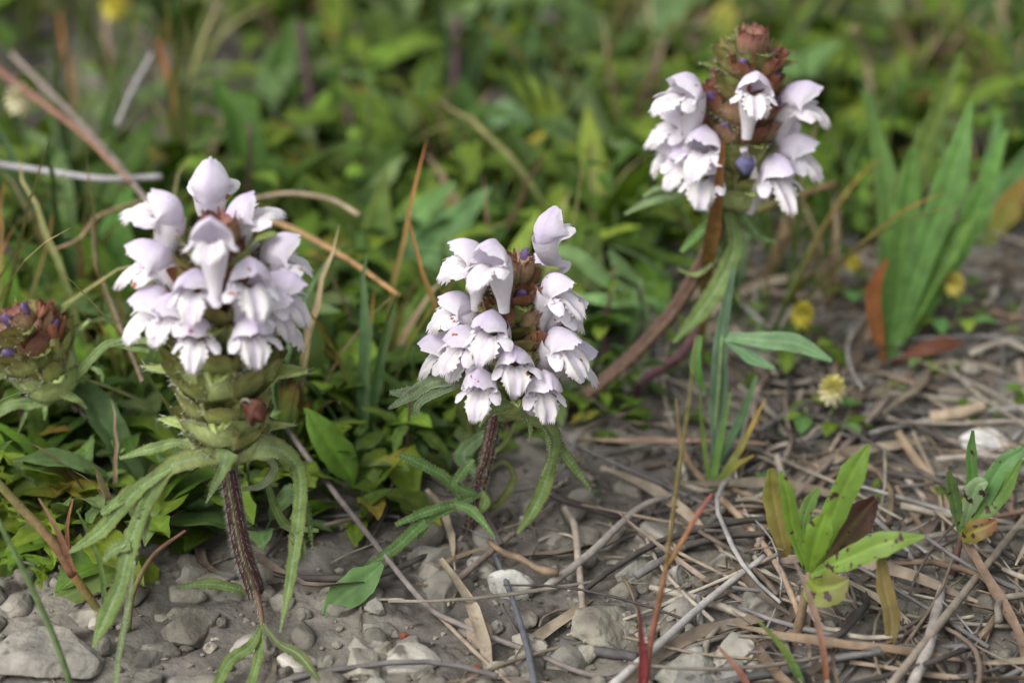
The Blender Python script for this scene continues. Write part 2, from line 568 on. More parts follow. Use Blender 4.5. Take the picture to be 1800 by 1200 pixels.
def leaf_mb(L, W, kind, seed, col, tip=None):
    r = random.Random(seed)
    mb = MB()
    nu = 15
    arch = r.uniform(0.5, 1.5); pts = [(0, 0, 0)]
    th = 0.25
    for i in range(1, nu):
        th = 0.25 - arch * (i / (nu - 1))
        p = pts[-1]
        pts.append((p[0] + L / nu * math.cos(th), p[1] + r.uniform(-.02, .02) * L, p[2] + L / nu * math.sin(th)))
    U = np.linspace(0, 1, nu)
    if kind == 'ovate':
        w_ = np.where(U < 0.22, 0.10, 0) + np.where(U >= 0.22, np.sin(np.pi * ((U - 0.22) / 0.78).clip(0, 1) ** 0.8) ** 0.85, 0)
        w_ = np.maximum(w_, 0.07)
    elif kind == 'lance':
        w_ = np.maximum(np.sin(np.pi * U ** 1.15) ** 0.9, 0.10)
    elif kind == 'lobed':
        w_ = np.maximum(np.sin(np.pi * U ** 0.9) ** 0.7 * (0.55 + 0.45 * np.cos(U * 26 + seed)), 0.14)
    w_[-1] = 0.02
    col = arr(col)
    tipc = arr(tip) if tip is not None else None
    def f(u, v):
        c = col * (0.92 + 0.16 * abs(v)) * (0.9 + 0.2 * u)
        if tipc is not None:
            k = max(0, min(1, (u - 0.45) * 2.2))
            c = c * (1 - k) + tipc * k
        return c
    ribbon(mb, pts, w_ * W * 0.5, f, hint=(0, 0, 1), nv=7, fold=r.uniform(0.15, 0.5), roll=r.uniform(0.0, 0.25), wave=0.12,
           rib=col * 1.7, serr=0.1 if kind == 'ovate' else 0.05, seed=seed)
    return mb

def leafset(kind, n, L, W, cols, tips=()):
    out = []
    for k in range(n):
        c = arr(cols[k % len(cols)]) * random.uniform(0.85, 1.15)
        tp = tips[k % len(tips)] if tips and k % 3 == 0 else None
        ll = random.uniform(*L)
        out.append(leaf_mb(ll, ll * random.uniform(*W), kind, 50 + k, c, tp).mesh('leaf', 'leaf'))
    return out

PAL = [('dark green', [G3, arr(G3) * 1.15]), ('mid green', [G1, arr(G1) * 1.15]), ('lime green', [G2, arr(G2) * 1.12]),
       ('grey green', [(0.095, 0.145, 0.052), (0.08, 0.13, 0.04)])]
TIPS = [(0.26, 0.20, 0.03), (0.22, 0.10, 0.03)]
OV = [leafset('ovate', 7, (1.9, 3.8), (0.22, 0.36), c, TIPS if q == 1 else ()) for q, (_, c) in enumerate(PAL)]
LA = [leafset('lance', 5, (2.4, 4.6), (0.14, 0.22), c) for _, c in PAL]
LO = [leafset('lobed', 5, (2.0, 3.8), (0.22, 0.34), c) for _, c in PAL]
SM = leafset('ovate', 8, (0.7, 1.2), (0.42, 0.55), [G2, (0.10, 0.20, 0.055), G1])
LAND = [(380, 620, 'behind the tall white spike'), (640, 480, 'between the two front selfheals'), (900, 430, 'behind the middle selfheal head'),
        (1150, 560, 'by the arching selfheal stem'), (60, 760, 'around the purplish bud head'), (60, 280, 'around the cream clover head'),
        (230, 100, 'under the high yellow clover head'), (560, 150, 'around the dark purple stalks'), (800, 260, 'near the yellow-orange leaf'),
        (950, 220, 'near the silvery drooping leaf'), (1300, 330, 'behind the bud-rich selfheal head'), (1640, 330, 'behind the plantain clumps')]
def near(px, py):
    return min(LAND, key=lambda l: (l[0] - px) ** 2 + (l[1] - py) ** 2)[2]

STEM_P = {}
def stem_mesh(hh, r0, col, seed):
    rr = random.Random(seed)
    mb = MB()
    pts = [(0, 0, -0.15)] + [(rr.gauss(0, .06) * hh * k, rr.gauss(0, .06) * hh * k, hh * k) for k in (0.3, 0.65, 1.0)]
    tube(mb, spline(pts, 10), lerp([r0, r0, r0 * 0.7], 10), col, n=5)
    return mb.mesh('stem', 'stem'), [Vector(p) for p in spline(pts, 10)]

def herb(name, loc, meshes, n, el, sc, label, cat, group, rr, upright=None):
    if loc[1] < 42: sc *= 0.72 + 0.28 * max(0, (loc[1] - 32) / 10)
    qx, qy = project(loc)
    if 930 < qx < 1600 and qy > np.interp(qx, [985, 1112, 1185, 1240], [722, 625, 545, 450]) - 10: sc *= 0.42 if qx < 1240 else 0.55   # stunted on the poor soil
    o = thing(name, loc, label, cat, group)
    o.rotation_euler.z = rr.uniform(0, 6.3)
    if upright is not None:
        sm, pp = upright
        c = link('stem', sm, o)
        c.scale = (sc, sc, sc)
        for k in range(n):
            t = 1 + int((k // 2 + 1) / (n / 2 + 0.5) * 8)
            a = (k % 2) * math.pi + (k // 2) * 1.57 + rr.uniform(-.3, .3)
            l = link('leaf', rr.choice(meshes), o)
            l.location = pp[min(t, 9)] * sc * S
            s2 = sc * rr.uniform(0.6, 1.0) * (1.05 - 0.045 * t)
            l.scale = (s2, s2, s2)
            l.rotation_euler = (rr.uniform(-.3, .3), -rr.uniform(*el), a)
    else:
        for k in range(n):
            a = k * 2.399 + rr.uniform(-.35, .35)
            l = link('leaf', rr.choice(meshes), o)
            s2 = sc * rr.uniform(0.7, 1.15)
            l.scale = (s2, s2, s2)
            l.location = (0.0008 * math.cos(a), 0.0008 * math.sin(a), rr.uniform(-0.0005, 0.002))
            l.rotation_euler = (rr.uniform(-.35, .35), -rr.uniform(*el), a)
    return o

rh = random.Random(21)
UPS = [stem_mesh(random.uniform(2.5, 4.5), 0.06, random.choice([(0.09, 0.13, 0.04), (0.10, 0.045, 0.05), (0.08, 0.06, 0.045)]), k) for k in range(8)]
def scatter(n, fn, y0=25, y1=82, mind=0.0, seed=3):
    r = random.Random(seed)
    k = tries = 0
    pts = []
    while k < n and tries < 60000:
        tries += 1
        y = y0 + (y1 - y0) * r.random() ** 1.15
        hw = (y * 1.18) * 0.262 + 2
        x = r.uniform(-hw, hw)
        z = height(x, y)
        px, py = project((x, y, z))
        if py > 1230 or not fn(px, py, r): continue
        if mind and any((x - a) ** 2 + (y - b) ** 2 < mind * mind for a, b in pts): continue
        pts.append((x, y)); k += 1
        yield Vector((x, y, z)), px, py

def in_green(px, py, r):
    lim = green_limit(px)
    if py > lim: return False
    if px < 430 and py < 330: return r.random() < 0.16
    if px > 1150 and py > 330: return r.random() < 0.42
    if py < 220: return r.random() < 0.6
    if px > 1000 and py < 330: return r.random() < 0.6
    return True

def clear_of(px, py):
    return not (330 < px < 560 and py > 950) and not (740 < px < 960 and py > 870) and not (930 < px < 1150 and py > 745)
def in_green2(px, py, r):
    return in_green(px, py, r) and clear_of(px, py)
def pal():
    return rh.choices(range(4), (4, 4, 3, 2))[0]
for p, px, py in scatter(215, in_green2, 28, 80, 0.75, 3):
    q = pal()
    herb('broadleaf_herb', p, OV[q], rh.randint(6, 10), (0.15, 1.15), rh.uniform(0.75, 1.15),
         'low tuft of oval ' + PAL[q][0] + ' leaves ' + near(px, py), 'herb', 'broad leaved herbs of the leafy patch', rh)
for p, px, py in scatter(130, in_green2, 30, 80, 0.7, 4):
    q = pal()
    herb('narrowleaf_herb', p, LA[q], rh.randint(5, 8), (0.5, 1.3), rh.uniform(0.7, 1.1),
         'tuft of long narrow ' + PAL[q][0] + ' leaves ' + near(px, py), 'herb', 'narrow leaved herbs of the leafy patch', rh)
for p, px, py in scatter(110, in_green2, 28, 80, 0.7, 5):
    q = pal()
    herb('cutleaf_herb', p, LO[q], rh.randint(5, 8), (0.2, 1.1), rh.uniform(0.7, 1.1),
         'tuft of deeply cut ' + PAL[q][0] + ' leaves ' + near(px, py), 'herb', 'cut leaved herbs of the leafy patch', rh)
for p, px, py in scatter(80, in_green2, 32, 80, 0.9, 6):
    q = pal()
    sm = rh.random() < .5
    herb('upright_herb', p, SM if sm else OV[q], rh.choice((6, 8, 10)), (0.1, 0.7), rh.uniform(0.6, 0.95),
         'upright stem with paired ' + ('small' if sm else PAL[q][0]) + ' leaves ' + near(px, py), 'herb', 'upright herbs of the leafy patch', rh, rh.choice(UPS))
# a few small green plants on the bare side
for p, px, py in scatter(26, lambda a, b, r: b > green_limit(a) + 10 and b < 900 and a > 1000, 26, 70, 1.2, 8):
    herb('small_weed', p, SM, rh.randint(4, 7), (0.15, 0.9), rh.uniform(0.5, 0.9),
         'tiny green weed sprouting through the dry litter', 'weed', 'small weeds in the dry litter', rh)

# moss-like filler of tiny leaves below the herbs
mb = MB()
rf = random.Random(9)
src = [leaf_mb(1.0, 0.42, 'ovate', 900 + k, arr(G1) * 0.9) for k in range(4)]
for p, px, py in scatter(1500, lambda a, b, r: b < green_limit(a) - 10 and in_green(a, b, r), 28, 84, 0, 12):
    s_ = src[rf.randrange(4)]
    V = np.concatenate(s_.v) * rf.uniform(0.5, 1.2)
    R = np.array((Matrix.Rotation(rf.uniform(0, 6.3), 3, 'Z') @ Matrix.Rotation(-rf.uniform(0.1, 1.2), 3, 'Y')))
    mb.add(V @ R.T + np.array(p), np.concatenate(s_.c) * rf.uniform(0.6, 1.2), s_.f)
tag(mb.build('ground_cover', 'leaf'), 'mat of tiny green leaves covering the soil under the herbs', 'ground cover', kind='stuff')

# ------------------------------------------------------------------ grass
def blade_mesh(L, W, seed, col, tip):
    r = random.Random(seed)
    mb = MB()
    th = 1.45; p = [0, 0, 0]; pts = [tuple(p)]
    bend = r.uniform(0.2, 1.3)
    for i in range(9):
        th = 1.45 - bend * ((i + 1) / 9) ** 1.6
        p = [p[0] + L / 9 * math.cos(th), r.uniform(-.02, .02) * L * i / 9, p[2] + L / 9 * math.sin(th)]
        pts.append(tuple(p))
    c0, c1 = arr(col), arr(tip)
    ribbon(mb, pts, np.array([0.6, 0.9, 1, 1, 1, .95, .85, .65, .4, .05]) * W * 0.5, lambda u, v: c0 * (1 - u ** 2) + c1 * u ** 2,
           hint=(-1, 0, 0.6), nv=3, fold=0.35, roll=0, wave=0.05, seed=seed)
    return mb.mesh('blade', 'leaf')
GPAL = [('plain green', (0.075, 0.14, 0.03), (0.11, 0.17, 0.04)), ('rust tipped', (0.075, 0.13, 0.035), (0.28, 0.12, 0.03)),
        ('straw tipped', (0.10, 0.14, 0.035), (0.3, 0.24, 0.12)), ('grey green', (0.075, 0.13, 0.06), (0.09, 0.14, 0.05)),
        ('dead tan', (0.24, 0.17, 0.10), (0.33, 0.25, 0.17))]
GR = [[blade_mesh(random.uniform(2.5, 6.5), random.uniform(0.08, 0.24), k + 9 * q, c, t) for k in range(5)] for q, (_, c, t) in enumerate(GPAL)]
def grass_ok(px, py, r):
    if px > 1000 and py < 320: return True
    if px < 430 and py < 400: return r.random() < 0.9
    return py < green_limit(px) and r.random() < (0.7 if px > 1150 else 0.25)
for p, px, py in scatter(230, grass_ok, 30, 84, 0.55, 14):
    q = rh.choices(range(5), (3, 2, 2, 2, 3))[0]
    o = thing('grass_tuft', p, 'loose tuft of ' + GPAL[q][0] + ' grass blades ' + near(px, py), 'grass', 'grass tufts in the background')
    o.rotation_euler.z = rh.uniform(0, 6.3)
    for k in range(rh.randint(4, 8)):
        b = link('blade', rh.choice(GR[q]), o)
        s2 = rh.uniform(0.6, 1.15)
        b.scale = (s2, s2, s2)
        a = rh.uniform(0, 6.3)
        b.location = (0.002 * math.cos(a), 0.002 * math.sin(a), -0.001)
        b.rotation_euler = (rh.uniform(-.35, .35), rh.uniform(-.3, .3), a)

# ================================================================== THE SELFHEALS
DARK = (0.05, 0.018, 0.02)
def mm(*p):
    return np.array(p, float) * 0.1

def smoothnoise(P, k, amp, seed):
    for i in range(P.shape[0]):
        for j in range(P.shape[1]):
            p = Vector(P[i, j] * k) + Vector((seed * 3.3, seed, 0))
            P[i, j] += np.array((noise.noise(p), noise.noise(p + Vector((9, 0, 0))), noise.noise(p + Vector((0, 9, 0))))) * amp
    return P

WHITE, LILAC, CREAM = arr((0.83, 0.80, 0.83)), arr((0.62, 0.52, 0.74)), arr((0.85, 0.83, 0.80))
def corolla(seed):
    """one two-lipped flower; x outward, z up; returns meshes of its four kinds of part"""
    r = random.Random(seed)
    res = {}
    lil = r.uniform(0.5, 1.0)
    # tube
    mb = MB()
    path = spline([mm(0, 0, 0), mm(1.4, 0, 3), mm(3.0, 0, 5.8), mm(4.9, 0, 7.9)], 12)
    tube(mb, path, lerp([.09, .12, .19, .235, .25], 12),
         lambda u, a: (WHITE * (0.95 + .05 * u)) * (1 - 0.45 * max(0, math.cos(a)) ** 6) + LILAC * 0.45 * max(0, math.cos(a)) ** 6,
         n=14, cap=False, hint=(-0.8, 0, 0.5))
    res['flower'] = mb.mesh('flower', 'petal')
    # hood
    nu, nv = 17, 17
    dx, dz = r.uniform(-.6, .6), r.uniform(-.5, .5)
    sp_ = spline([mm(3.0, 0, 6.9), mm(3.7, 0, 9.2), mm(5.7, 0, 10.8 + dz), mm(8.2 + dx, 0, 10.6 + dz), mm(10.3 + dx, 0, 8.9 + dz)], nu)
    T, N, B = frames(sp_, (0, 0, 1.0))
    T = norm(np.gradient(sp_, axis=0)); N = np.stack([-T[:, 2], T[:, 1] * 0, T[:, 0]], 1)
    wd = lerp([.225, .25, .285, .315, .32, .30, .25, .15], nu)
    ph = np.radians(lerp([140, 122, 108, 100, 96, 94, 88, 60], nu))
    P = np.zeros((nu, nv, 3)); C = np.zeros((nu, nv, 3))
    for i in range(nu):
        for j in range(nv):
            v = 2 * j / (nv - 1) - 1
            a = v * ph[i]
            u = i / (nu - 1)
            fl = 1 + 0.22 * u * abs(v) ** 5
            y = wd[i] * math.sin(a) * fl
            nn = wd[i] * 1.08 * (math.cos(a) - 1) - 0.05 * abs(v) * (1 - u) + 0.035 * max(0, 1 - abs(v) * 5)
            P[i, j] = sp_[i] + N[i] * nn + np.array((0, y, 0))
            if i == nu - 1:
                P[i, j] += T[i] * 0.05 * (r.random() - .3)
            k = lil * max(0, 1 - abs(v) * 1.15) * min(1, u * 2.2) * 0.75 + 0.12
            C[i, j] = WHITE * (1 - k) + LILAC * k
    P = smoothnoise(smoothnoise(P, 2.6, 0.03, seed), 8.0, 0.010, seed + 2)
    mb = MB(); mb.grid(P, C)
    res['hood'] = mb.mesh('hood', 'petal')
    # middle lobe of the lower lip
    nu, nv = 15, 31
    dr = r.uniform(-1.0, 1.0)
    sp_ = spline([mm(4.4, 0, 6.2), mm(6.0, 0, 6.7), mm(7.5, 0, 6.5), mm(8.8 + dr * .4, 0, 5.4), mm(9.7 + dr * .7, 0, 3.9), mm(10.1 + dr, 0, 2.3)], nu)
    T = norm(np.gradient(sp_, axis=0)); N = np.stack([-T[:, 2], T[:, 1] * 0, T[:, 0]], 1)
    wd = lerp([.15, .13, .13, .17, .22, .25, .24, .18], nu)
    P = np.zeros((nu, nv, 3)); C = np.zeros((nu, nv, 3))
    ph0 = r.random() * 6
    for i in range(nu):
        u = i / (nu - 1)
        for j in range(nv):
            v = 2 * j / (nv - 1) - 1
            y = v * wd[i]
            nn = 0.10 * v * v * (1 - u) - 0.045 * v ** 4 * u * 2 + 0.045 * math.sin(v * 8 + ph0) * u * abs(v) - 0.05 * math.exp(-(v * 4) ** 2) * u
            q = sp_[i] + N[i] * nn + np.array((0, y, 0))
            q = q + T[i] * (-(v * v) * 0.10 * u)
            edge = max(0.0, (u - 0.8) / 0.2)
            tooth = (0.03 + 0.045 * r.random()) * (1 if j % 2 else -0.5)
            if i == nu - 1: q = q + T[i] * tooth
            if (j == 0 or j == nv - 1) and u > 0.45:
                q = q + np.array((0, math.copysign(1, v) * (0.035 if i % 2 else -0.03), 0))
            P[i, j] = q
            k = 0.42 * math.exp(-(v * 5) ** 2) * min(1, u * 2) + 0.12 * max(0, math.cos(v * 15)) * u * (1 - u) * 3 + 0.10 + 0.10 * edge
            C[i, j] = CREAM * (1 - k) + LILAC * k
    P = smoothnoise(smoothnoise(P, 3.6, 0.034, seed + 5), 9.0, 0.014, seed)
    mb = MB(); mb.grid(P, C)
    res['lip'] = mb.mesh('lip', 'petal')
    # side lobes
    for s in (-1, 1):
        mb = MB()
        e = r.uniform(-.5, .5)
        pth = spline([mm(4.4, s * 1.5, 6.9), mm(5.8, s * 2.2, 7.2), mm(6.9, s * 3.0, 6.8), mm(7.8, s * (3.7 + e), 6.0), mm(8.4, s * (4.2 + e), 4.9)], 11)
        Pp, _ = ribbon(mb, pth, lerp([.11, .10, .10, .115, .12, .105, .05], 11), lambda u, v: WHITE * (1 - .3 * abs(v) * u) + LILAC * .3 * abs(v) * u,
               hint=(0.5, s * 0.55, 0.65), nv=7, fold=-0.15, roll=0.1, wave=0.1, seed=seed + s)
        res['side_lobe%d' % s] = mb.mesh('side_lobe', 'petal')
    return res
COR = [corolla(k) for k in range(7)]
HOODC = mm(6.6, 0, 9.6)

def bract_mesh(seed, green, hairs):
    r = random.Random(seed)
    nu, nv = 13, 15
    U = np.linspace(0, 1, nu)
    R = lerp([1.2, 3.6, 4.9, 5.5, 5.8, 6.5, 9.6], nu) * 0.1
    Z = lerp([-0.7, -0.9, 0.0, 1.8, 3.3, 4.3, 4.9], nu) * 0.1
    TH = np.radians(lerp([50, 74, 78, 64, 40, 15, 1], nu)) 
    P = np.zeros((nu, nv, 3)); C = np.zeros((nu, nv, 3))
    g0 = arr((0.48, 0.54, 0.24)) if green else arr((0.26, 0.27, 0.10))
    g1 = arr((0.46, 0.56, 0.20)) if green else arr((0.19, 0.24, 0.06))
    for i in range(nu):
        for j in range(nv):
            v = 2 * j / (nv - 1) - 1
            th = v * TH[i]
            rad = R[i] * (1 + 0.05 * abs(v) ** 3)
            P[i, j] = (rad * math.cos(th), rad * math.sin(th) * 1.02, Z[i] + 0.20 * abs(v) ** 2 * (1 - U[i]) + 0.02 * math.sin(v * 9 + seed))
            c = g0 * (1 - U[i]) + g1 * U[i]
            if abs(v) > 0.92 and U[i] > 0.15: c = c * 0.15 + arr(DARK) * 0.85
            C[i, j] = c
    P = smoothnoise(P, 2.5, 0.03, seed)
    mb = MB(); mb.grid(P, C)
    for j in (0, nv - 1):
        for i in range(2, nu):
            for q in range(3):
                h = P[i, j] - (P[i, j] - P[i - 1, j]) * r.random()
                d = norm(np.array((math.cos(TH[i] * (1 if j else -1)) + r.gauss(0, .4), math.sin(TH[i] * (1 if j else -1)) + r.gauss(0, .4), 0.1 + r.gauss(0, .4))))
                hairs.append((h, d, r.uniform(.05, .12)))
    for q in range(60):
        i, j = r.randrange(1, nu), r.randrange(1, nv - 1)
        hairs.append((P[i, j] * 0.99, norm(P[i, j] * np.array((1, 1, 0)) + np.array((r.gauss(0, .2), r.gauss(0, .2), r.gauss(-.1, .2)))), r.uniform(.04, .09)))
    return mb

def calyx_mesh(seed, green, closed=False, hairs=None):
    r = random.Random(seed)
    mb = MB()
    n, nu = 18, 9
    a = np.linspace(0, 2 * math.pi, n, endpoint=False)
    axis = norm(np.array((0.62, 0, 0.78))); B = np.array((0, 1.0, 0)); N = np.cross(B, axis)   # N points inward-up/outward
    P = np.zeros((nu, n, 3)); C = np.zeros((nu, n, 3))
    L = 0.86
    top = arr([(0.36, 0.13, 0.08), (0.42, 0.26, 0.16), (0.33, 0.30, 0.09), (0.33, 0.13, 0.11)][seed % 4]) if not green else arr((0.38, 0.40, 0.13))
    bot = arr((0.36, 0.34, 0.16)) if not green else arr((0.34, 0.40, 0.17))
    lw, rw = lerp([.10, .16, .21, .24, .25], nu), lerp([.09, .13, .16, .155, .13 if not closed else .07], nu)
    for i in range(nu):
        u = i / (nu - 1)
        for j in range(n):
            rib = 1 + 0.045 * math.cos(a[j] * 9)
            ca, sa = math.cos(a[j]), math.sin(a[j])
            # flattened, boxy section
            xx = math.copysign(abs(ca) ** 0.7, ca) * rw[i] * rib
            yy = math.copysign(abs(sa) ** 0.6, sa) * lw[i] * rib
            ext = 0
            if i == nu - 1:
                ext = 0.17 * max(0, math.cos(2.5 * a[j] + 0.2)) ** 2 + (0.05 if j % 2 else -0.03)
            P[i, j] = axis * (u * L + ext) + N * xx + B * yy
            t = u ** 1.3
            c = bot * (1 - t) + top * t
            if j % 2 == 0: c = c * 0.85
            if i == nu - 1: c = c * 0.6 + arr((0.12, 0.03, 0.035)) * 0.4
            C[i, j] = c
    mb.grid(P, C, wrap=True)
    if hairs is not None:
        for q in range(45):
            i, j = r.randrange(1, nu), r.randrange(n)
            d = norm(P[i, j] - axis * (P[i, j] @ axis) + np.array((r.gauss(0, .03), r.gauss(0, .03), r.gauss(0, .03))))
            hairs.append((P[i, j], d, r.uniform(.04, .09)))
    return mb

def bud_mesh(seed):
    mb = MB()
    axis = norm(np.array((0.62, 0, 0.78))); B = np.array((0, 1.0, 0)); N = np.cross(B, axis)
    n, nu = 12, 8
    P = np.zeros((nu, n, 3)); C = np.zeros((nu, n, 3))
    for i in range(nu):
        t = i / (nu - 1)
        ang = t * math.pi * 0.5
        for j in range(n):
            a = 2 * math.pi * j / n
            P[i, j] = axis * (0.68 + 0.32 * math.sin(ang)) + (N * math.cos(a) * 0.12 + B * math.sin(a) * 0.15) * (math.cos(ang) + 0.01)
            C[i, j] = arr((0.15, 0.10, 0.23)) * (0.8 + 0.4 * t)
    mb.grid(P, C, wrap=True)
    return mb

def hair_mesh(hairs, width=0.0045, col=(0.62, 0.63, 0.56)):
    mb = MB()
    V, Fc = [], []
    for k, (p, d, l) in enumerate(hairs):
        s_ = norm(np.cross(d, (0.3, 0.8, 0.5)))
        k3 = len(V)
        m_ = p + d * l * 0.6 + np.array((0, 0, 0.01))
        V += [p - s_ * width, p + s_ * width, p + d * l]
        Fc.append((k3, k3 + 1, k3 + 2))
    mb.add(V, arr(col), Fc)
    return mb

hb = {True: [], False: []}; hc = {True: [], False: []}
BR, CA, BRH, CAH = {}, {}, {}, {}
for g in (True, False):
    BR[g], CA[g], BRH[g], CAH[g] = [], [], [], []
    for k in range(4):
        h = []; BR[g].append(bract_mesh(k + 10 * g, g, h).mesh('bract', 'calyx')); BRH[g].append(hair_mesh(h).mesh('hairs', 'hair'))
        h = []; CA[g].append(calyx_mesh(k + 10 * g, g, k % 2 == 1, h).mesh('calyx', 'calyx')); CAH[g].append(hair_mesh(h).mesh('hairs', 'hair'))
BUD = [bud_mesh(k).mesh('bud', 'calyx') for k in range(2)]

def put(name, data, root, pos, R, sc):
    o = link(name, data, root)
    o.matrix_local = Matrix.Translation((Vector(pos) - Vector(root['o_'])) * S) @ R.to_4x4() @ Matrix.Scale(sc, 4)
    return o

def spike(root, A, Bp, nwh, scale, green_until, buds, roll0=0.0, prof=(0.85, 1.0, 1.0, 0.9, 0.6), seed=0):
    """bracts and calyces in whorls from A (bottom) to Bp (top)"""
    r = random.Random(seed)
    A, Bp = Vector(A), Vector(Bp)
    ax = (Bp - A).normalized()
    cam_dir = Vector((0, -1, 0))
    e1 = (cam_dir - ax * cam_dir.dot(ax)).normalized()
    e2 = ax.cross(e1)
    mb = MB()
    tube(mb, spline([A - ax * .3, A, (A + Bp) / 2, Bp], 10), lerp([.16, .2, .22, .1], 10), (0.16, 0.2, 0.07), n=8)
    mb.build('spike_axis', 'stem', root)
    for k in range(nwh):
        s_ = k / (nwh - 1)
        c = A + (Bp - A) * s_
        sc = scale * float(np.interp(s_, np.linspace(0, 1, len(prof)), prof))
        g = s_ < green_until
        for side in (0, 1):
            a0 = roll0 + k * math.pi / 2 + side * math.pi
            x = e1 * math.cos(a0) + e2 * math.sin(a0)
            R = Matrix((x, ax.cross(x), ax)).transposed()
            b = put('bract', BR[g][(k + side) % 4], root, c, R, sc)
            tag(link('hairs', BRH[g][(k + side) % 4], b), kind='stuff')
            for q in (-1, 0, 1):
                a = a0 + q * 0.88 + r.uniform(-.06, .06)
                x2 = e1 * math.cos(a) + e2 * math.sin(a)
                tilt = Matrix.Rotation(0, 3, 'X')
                up = (ax + x2 * r.uniform(-.15, .0)).normalized()
                if s_ > 0.85: up = (ax - x2 * 0.45).normalized()
                y2 = up.cross(x2).normalized(); x3 = y2.cross(up)
                R2 = Matrix((x3, y2, up)).transposed()
                v = r.randrange(4) if s_ < 0.85 else r.choice((1, 3))
                ca = put('calyx', CA[g][v], root, c + x2 * 0.10 * sc + ax * 0.02, R2, sc * (0.98 if s_ < 0.85 else 0.82))
                tag(link('hairs', CAH[g][v], ca), kind='stuff')
                if buds and s_ > buds and r.random() < 0.34:
                    put('bud', BUD[0], root, c + x2 * 0.10 * sc + ax * 0.02, R2, sc * 0.9)
    return ax

def flowers(root, Y, lst, base_scale, seed=0):
    r = random.Random(seed)
    for i, (px, py, az, tilt, sc, roll) in enumerate(lst):
        a = math.radians(az)
        x = Vector((math.sin(a), -math.cos(a), 0)); z = Vector((0, 0, 1)); y = z.cross(x)
        R = Matrix((x, y, z)).transposed() @ Matrix.Rotation(-math.radians(tilt), 3, 'Y') @ Matrix.Rotation(math.radians(roll), 3, 'X')
        tgt = at(px, py, Y - 0.88 * math.cos(a))
        s2 = base_scale * sc
        pos = tgt - R @ Vector(HOODC) * s2
        cr = COR[(i * 3 + seed) % 7]
        f = put('flower', cr['flower'], root, pos, R, s2)
        for nme in ('hood', 'lip', 'side_lobe-1', 'side_lobe1'):
            link(nme.split('-')[0].rstrip('1'), cr[nme], f)

HERB_C = (0.14, 0.215, 0.062)
MARGIN = (0.10, 0.045, 0.03)
PALE = (0.30, 0.36, 0.22)
def lobed(root, strips, col=HERB_C, name='leaf', hint=(0, -0.75, 0.66), edge=MARGIN, rib=PALE, mat='herb', seed=0, base_col=None, roll=0.10, fold=0.2, hairs=None):
    mb = MB()
    for k, (pts, ws) in enumerate(strips):
        p = pxpath(pts, 8 * (len(pts) - 1) + 1)
        wd = pxw(p, ws, 0.40)
        bc = arr(base_col) if base_col is not None else None
        c = arr(col)
        f = (lambda u, v: bc * (1 - min(1, u * 2.5)) + c * min(1, u * 2.5)) if (bc is not None and k == 0) else (lambda u, v: c * (0.9 + 0.2 * abs(v)))
        P, N = ribbon(mb, p, wd, f, hint=hint, nv=9, fold=fold, roll=roll, wave=0.2, edge=edge, rib=rib, serr=0.28, seed=seed * 13 + k)
        if hairs is not None:
            for q in range(int(12 * len(p))):
                i, j = random.randrange(len(p)), random.choice((0, 8, 4, 3, 5))
                d = norm(N[i] * 0.8 + np.array((random.gauss(0, .5), random.gauss(0, .5), random.gauss(0, .5))))
                hairs.append((P[i, j], d, random.uniform(0.02, 0.055)))
    return mb.build(name, mat, root)

def stem_of(root, pts, ws, col_d=(0.075, 0.03, 0.035), col_l=(0.16, 0.15, 0.07), nh=900, name='stem', hairlen=(.05, .12), n=None):
    p = pxpath(pts, n or 6 * len(pts))
    wd = pxw(p, ws, 0.42)
    mb = MB()
    cd, cl = arr(col_d), arr(col_l)
    P, N, B = tube(mb, p, wd, lambda u, a: cd if math.cos(4 * a) > -0.35 else cl, n=16, square=0.10)
    o = mb.build(name, 'stem', root)
    hs_ = []
    for q in range(nh):
        i, j = random.randrange(len(p) - 1), random.randrange(16)
        f = random.random()
        b = P[i, j] * (1 - f) + P[i + 1, j] * f
        d = norm(b - (p[i] * (1 - f) + p[i + 1] * f) + np.array((random.gauss(0, .05), random.gauss(0, .05), random.gauss(-.05, .05))))
        hs_.append((b, d, random.uniform(*hairlen)))
    if nh:
        h = hair_mesh(hs_)
        me = h.mesh('hairs', 'hair', Vector(root['o_']))
        tag(link('hairs', me, o), kind='stuff')
    return o

def leaf_hairs(root, hs_):
    if hs_:
        me = hair_mesh(hs_, 0.003).mesh('leaf_hairs', 'hair', Vector(root['o_']))
        tag(link('leaf_hairs', me, root), kind='stuff')

# ---------- left plant
YL = 29.6
def Yz(y0, lst):
    return [(a, b, y0 + (c[0] if c else 0)) for a, b, *c in lst]
g = ground(452, 1045)
left = thing('selfheal_plant', g, 'tall white selfheal spike with a long green flowerless base of bracts', 'flowering plant')
stem_of(left, [(400, 800, YL), (408, 860, YL), (425, 960, YL + .1), (447, 1030, YL + .15), (453, 1056, YL + .2)], [34, 36, 40, 42, 40], nh=2600)
spike(left, at(400, 792, YL), at(388, 455, YL), 9, 1.2, 0.62, None, roll0=math.pi / 2, prof=(0.92, 1.12, 1.08, 0.95, 0.75), seed=1)
flowers(left, YL, [
 (366, 322, 178, 50, 1.02, 0), (298, 358, -95, 50, 1.05, 0), (415, 372, 110, 55, 0.98, 0), (372, 398, 2, 45, 1.0, 0),
 (272, 440, -85, 20, 1.05, 0), (340, 484, -18, 18, 1.0, 8), (270, 522, -62, 8, 1.05, 0), (484, 434, 100, 28, 1.0, 0),
 (440, 470, 25, 20, 1.08, -8), (492, 492, 72, 8, 1.05, 0), (500, 545, 100, -5, 0.95, 0), (345, 572, -12, 14, 0.88, 5),
 (442, 563, 22, 14, 0.98, -6), (303, 532, -45, 8, 0.9, 0), (478, 520, 60, 6, 0.95, 0)], 0.98, 1)
lh = []
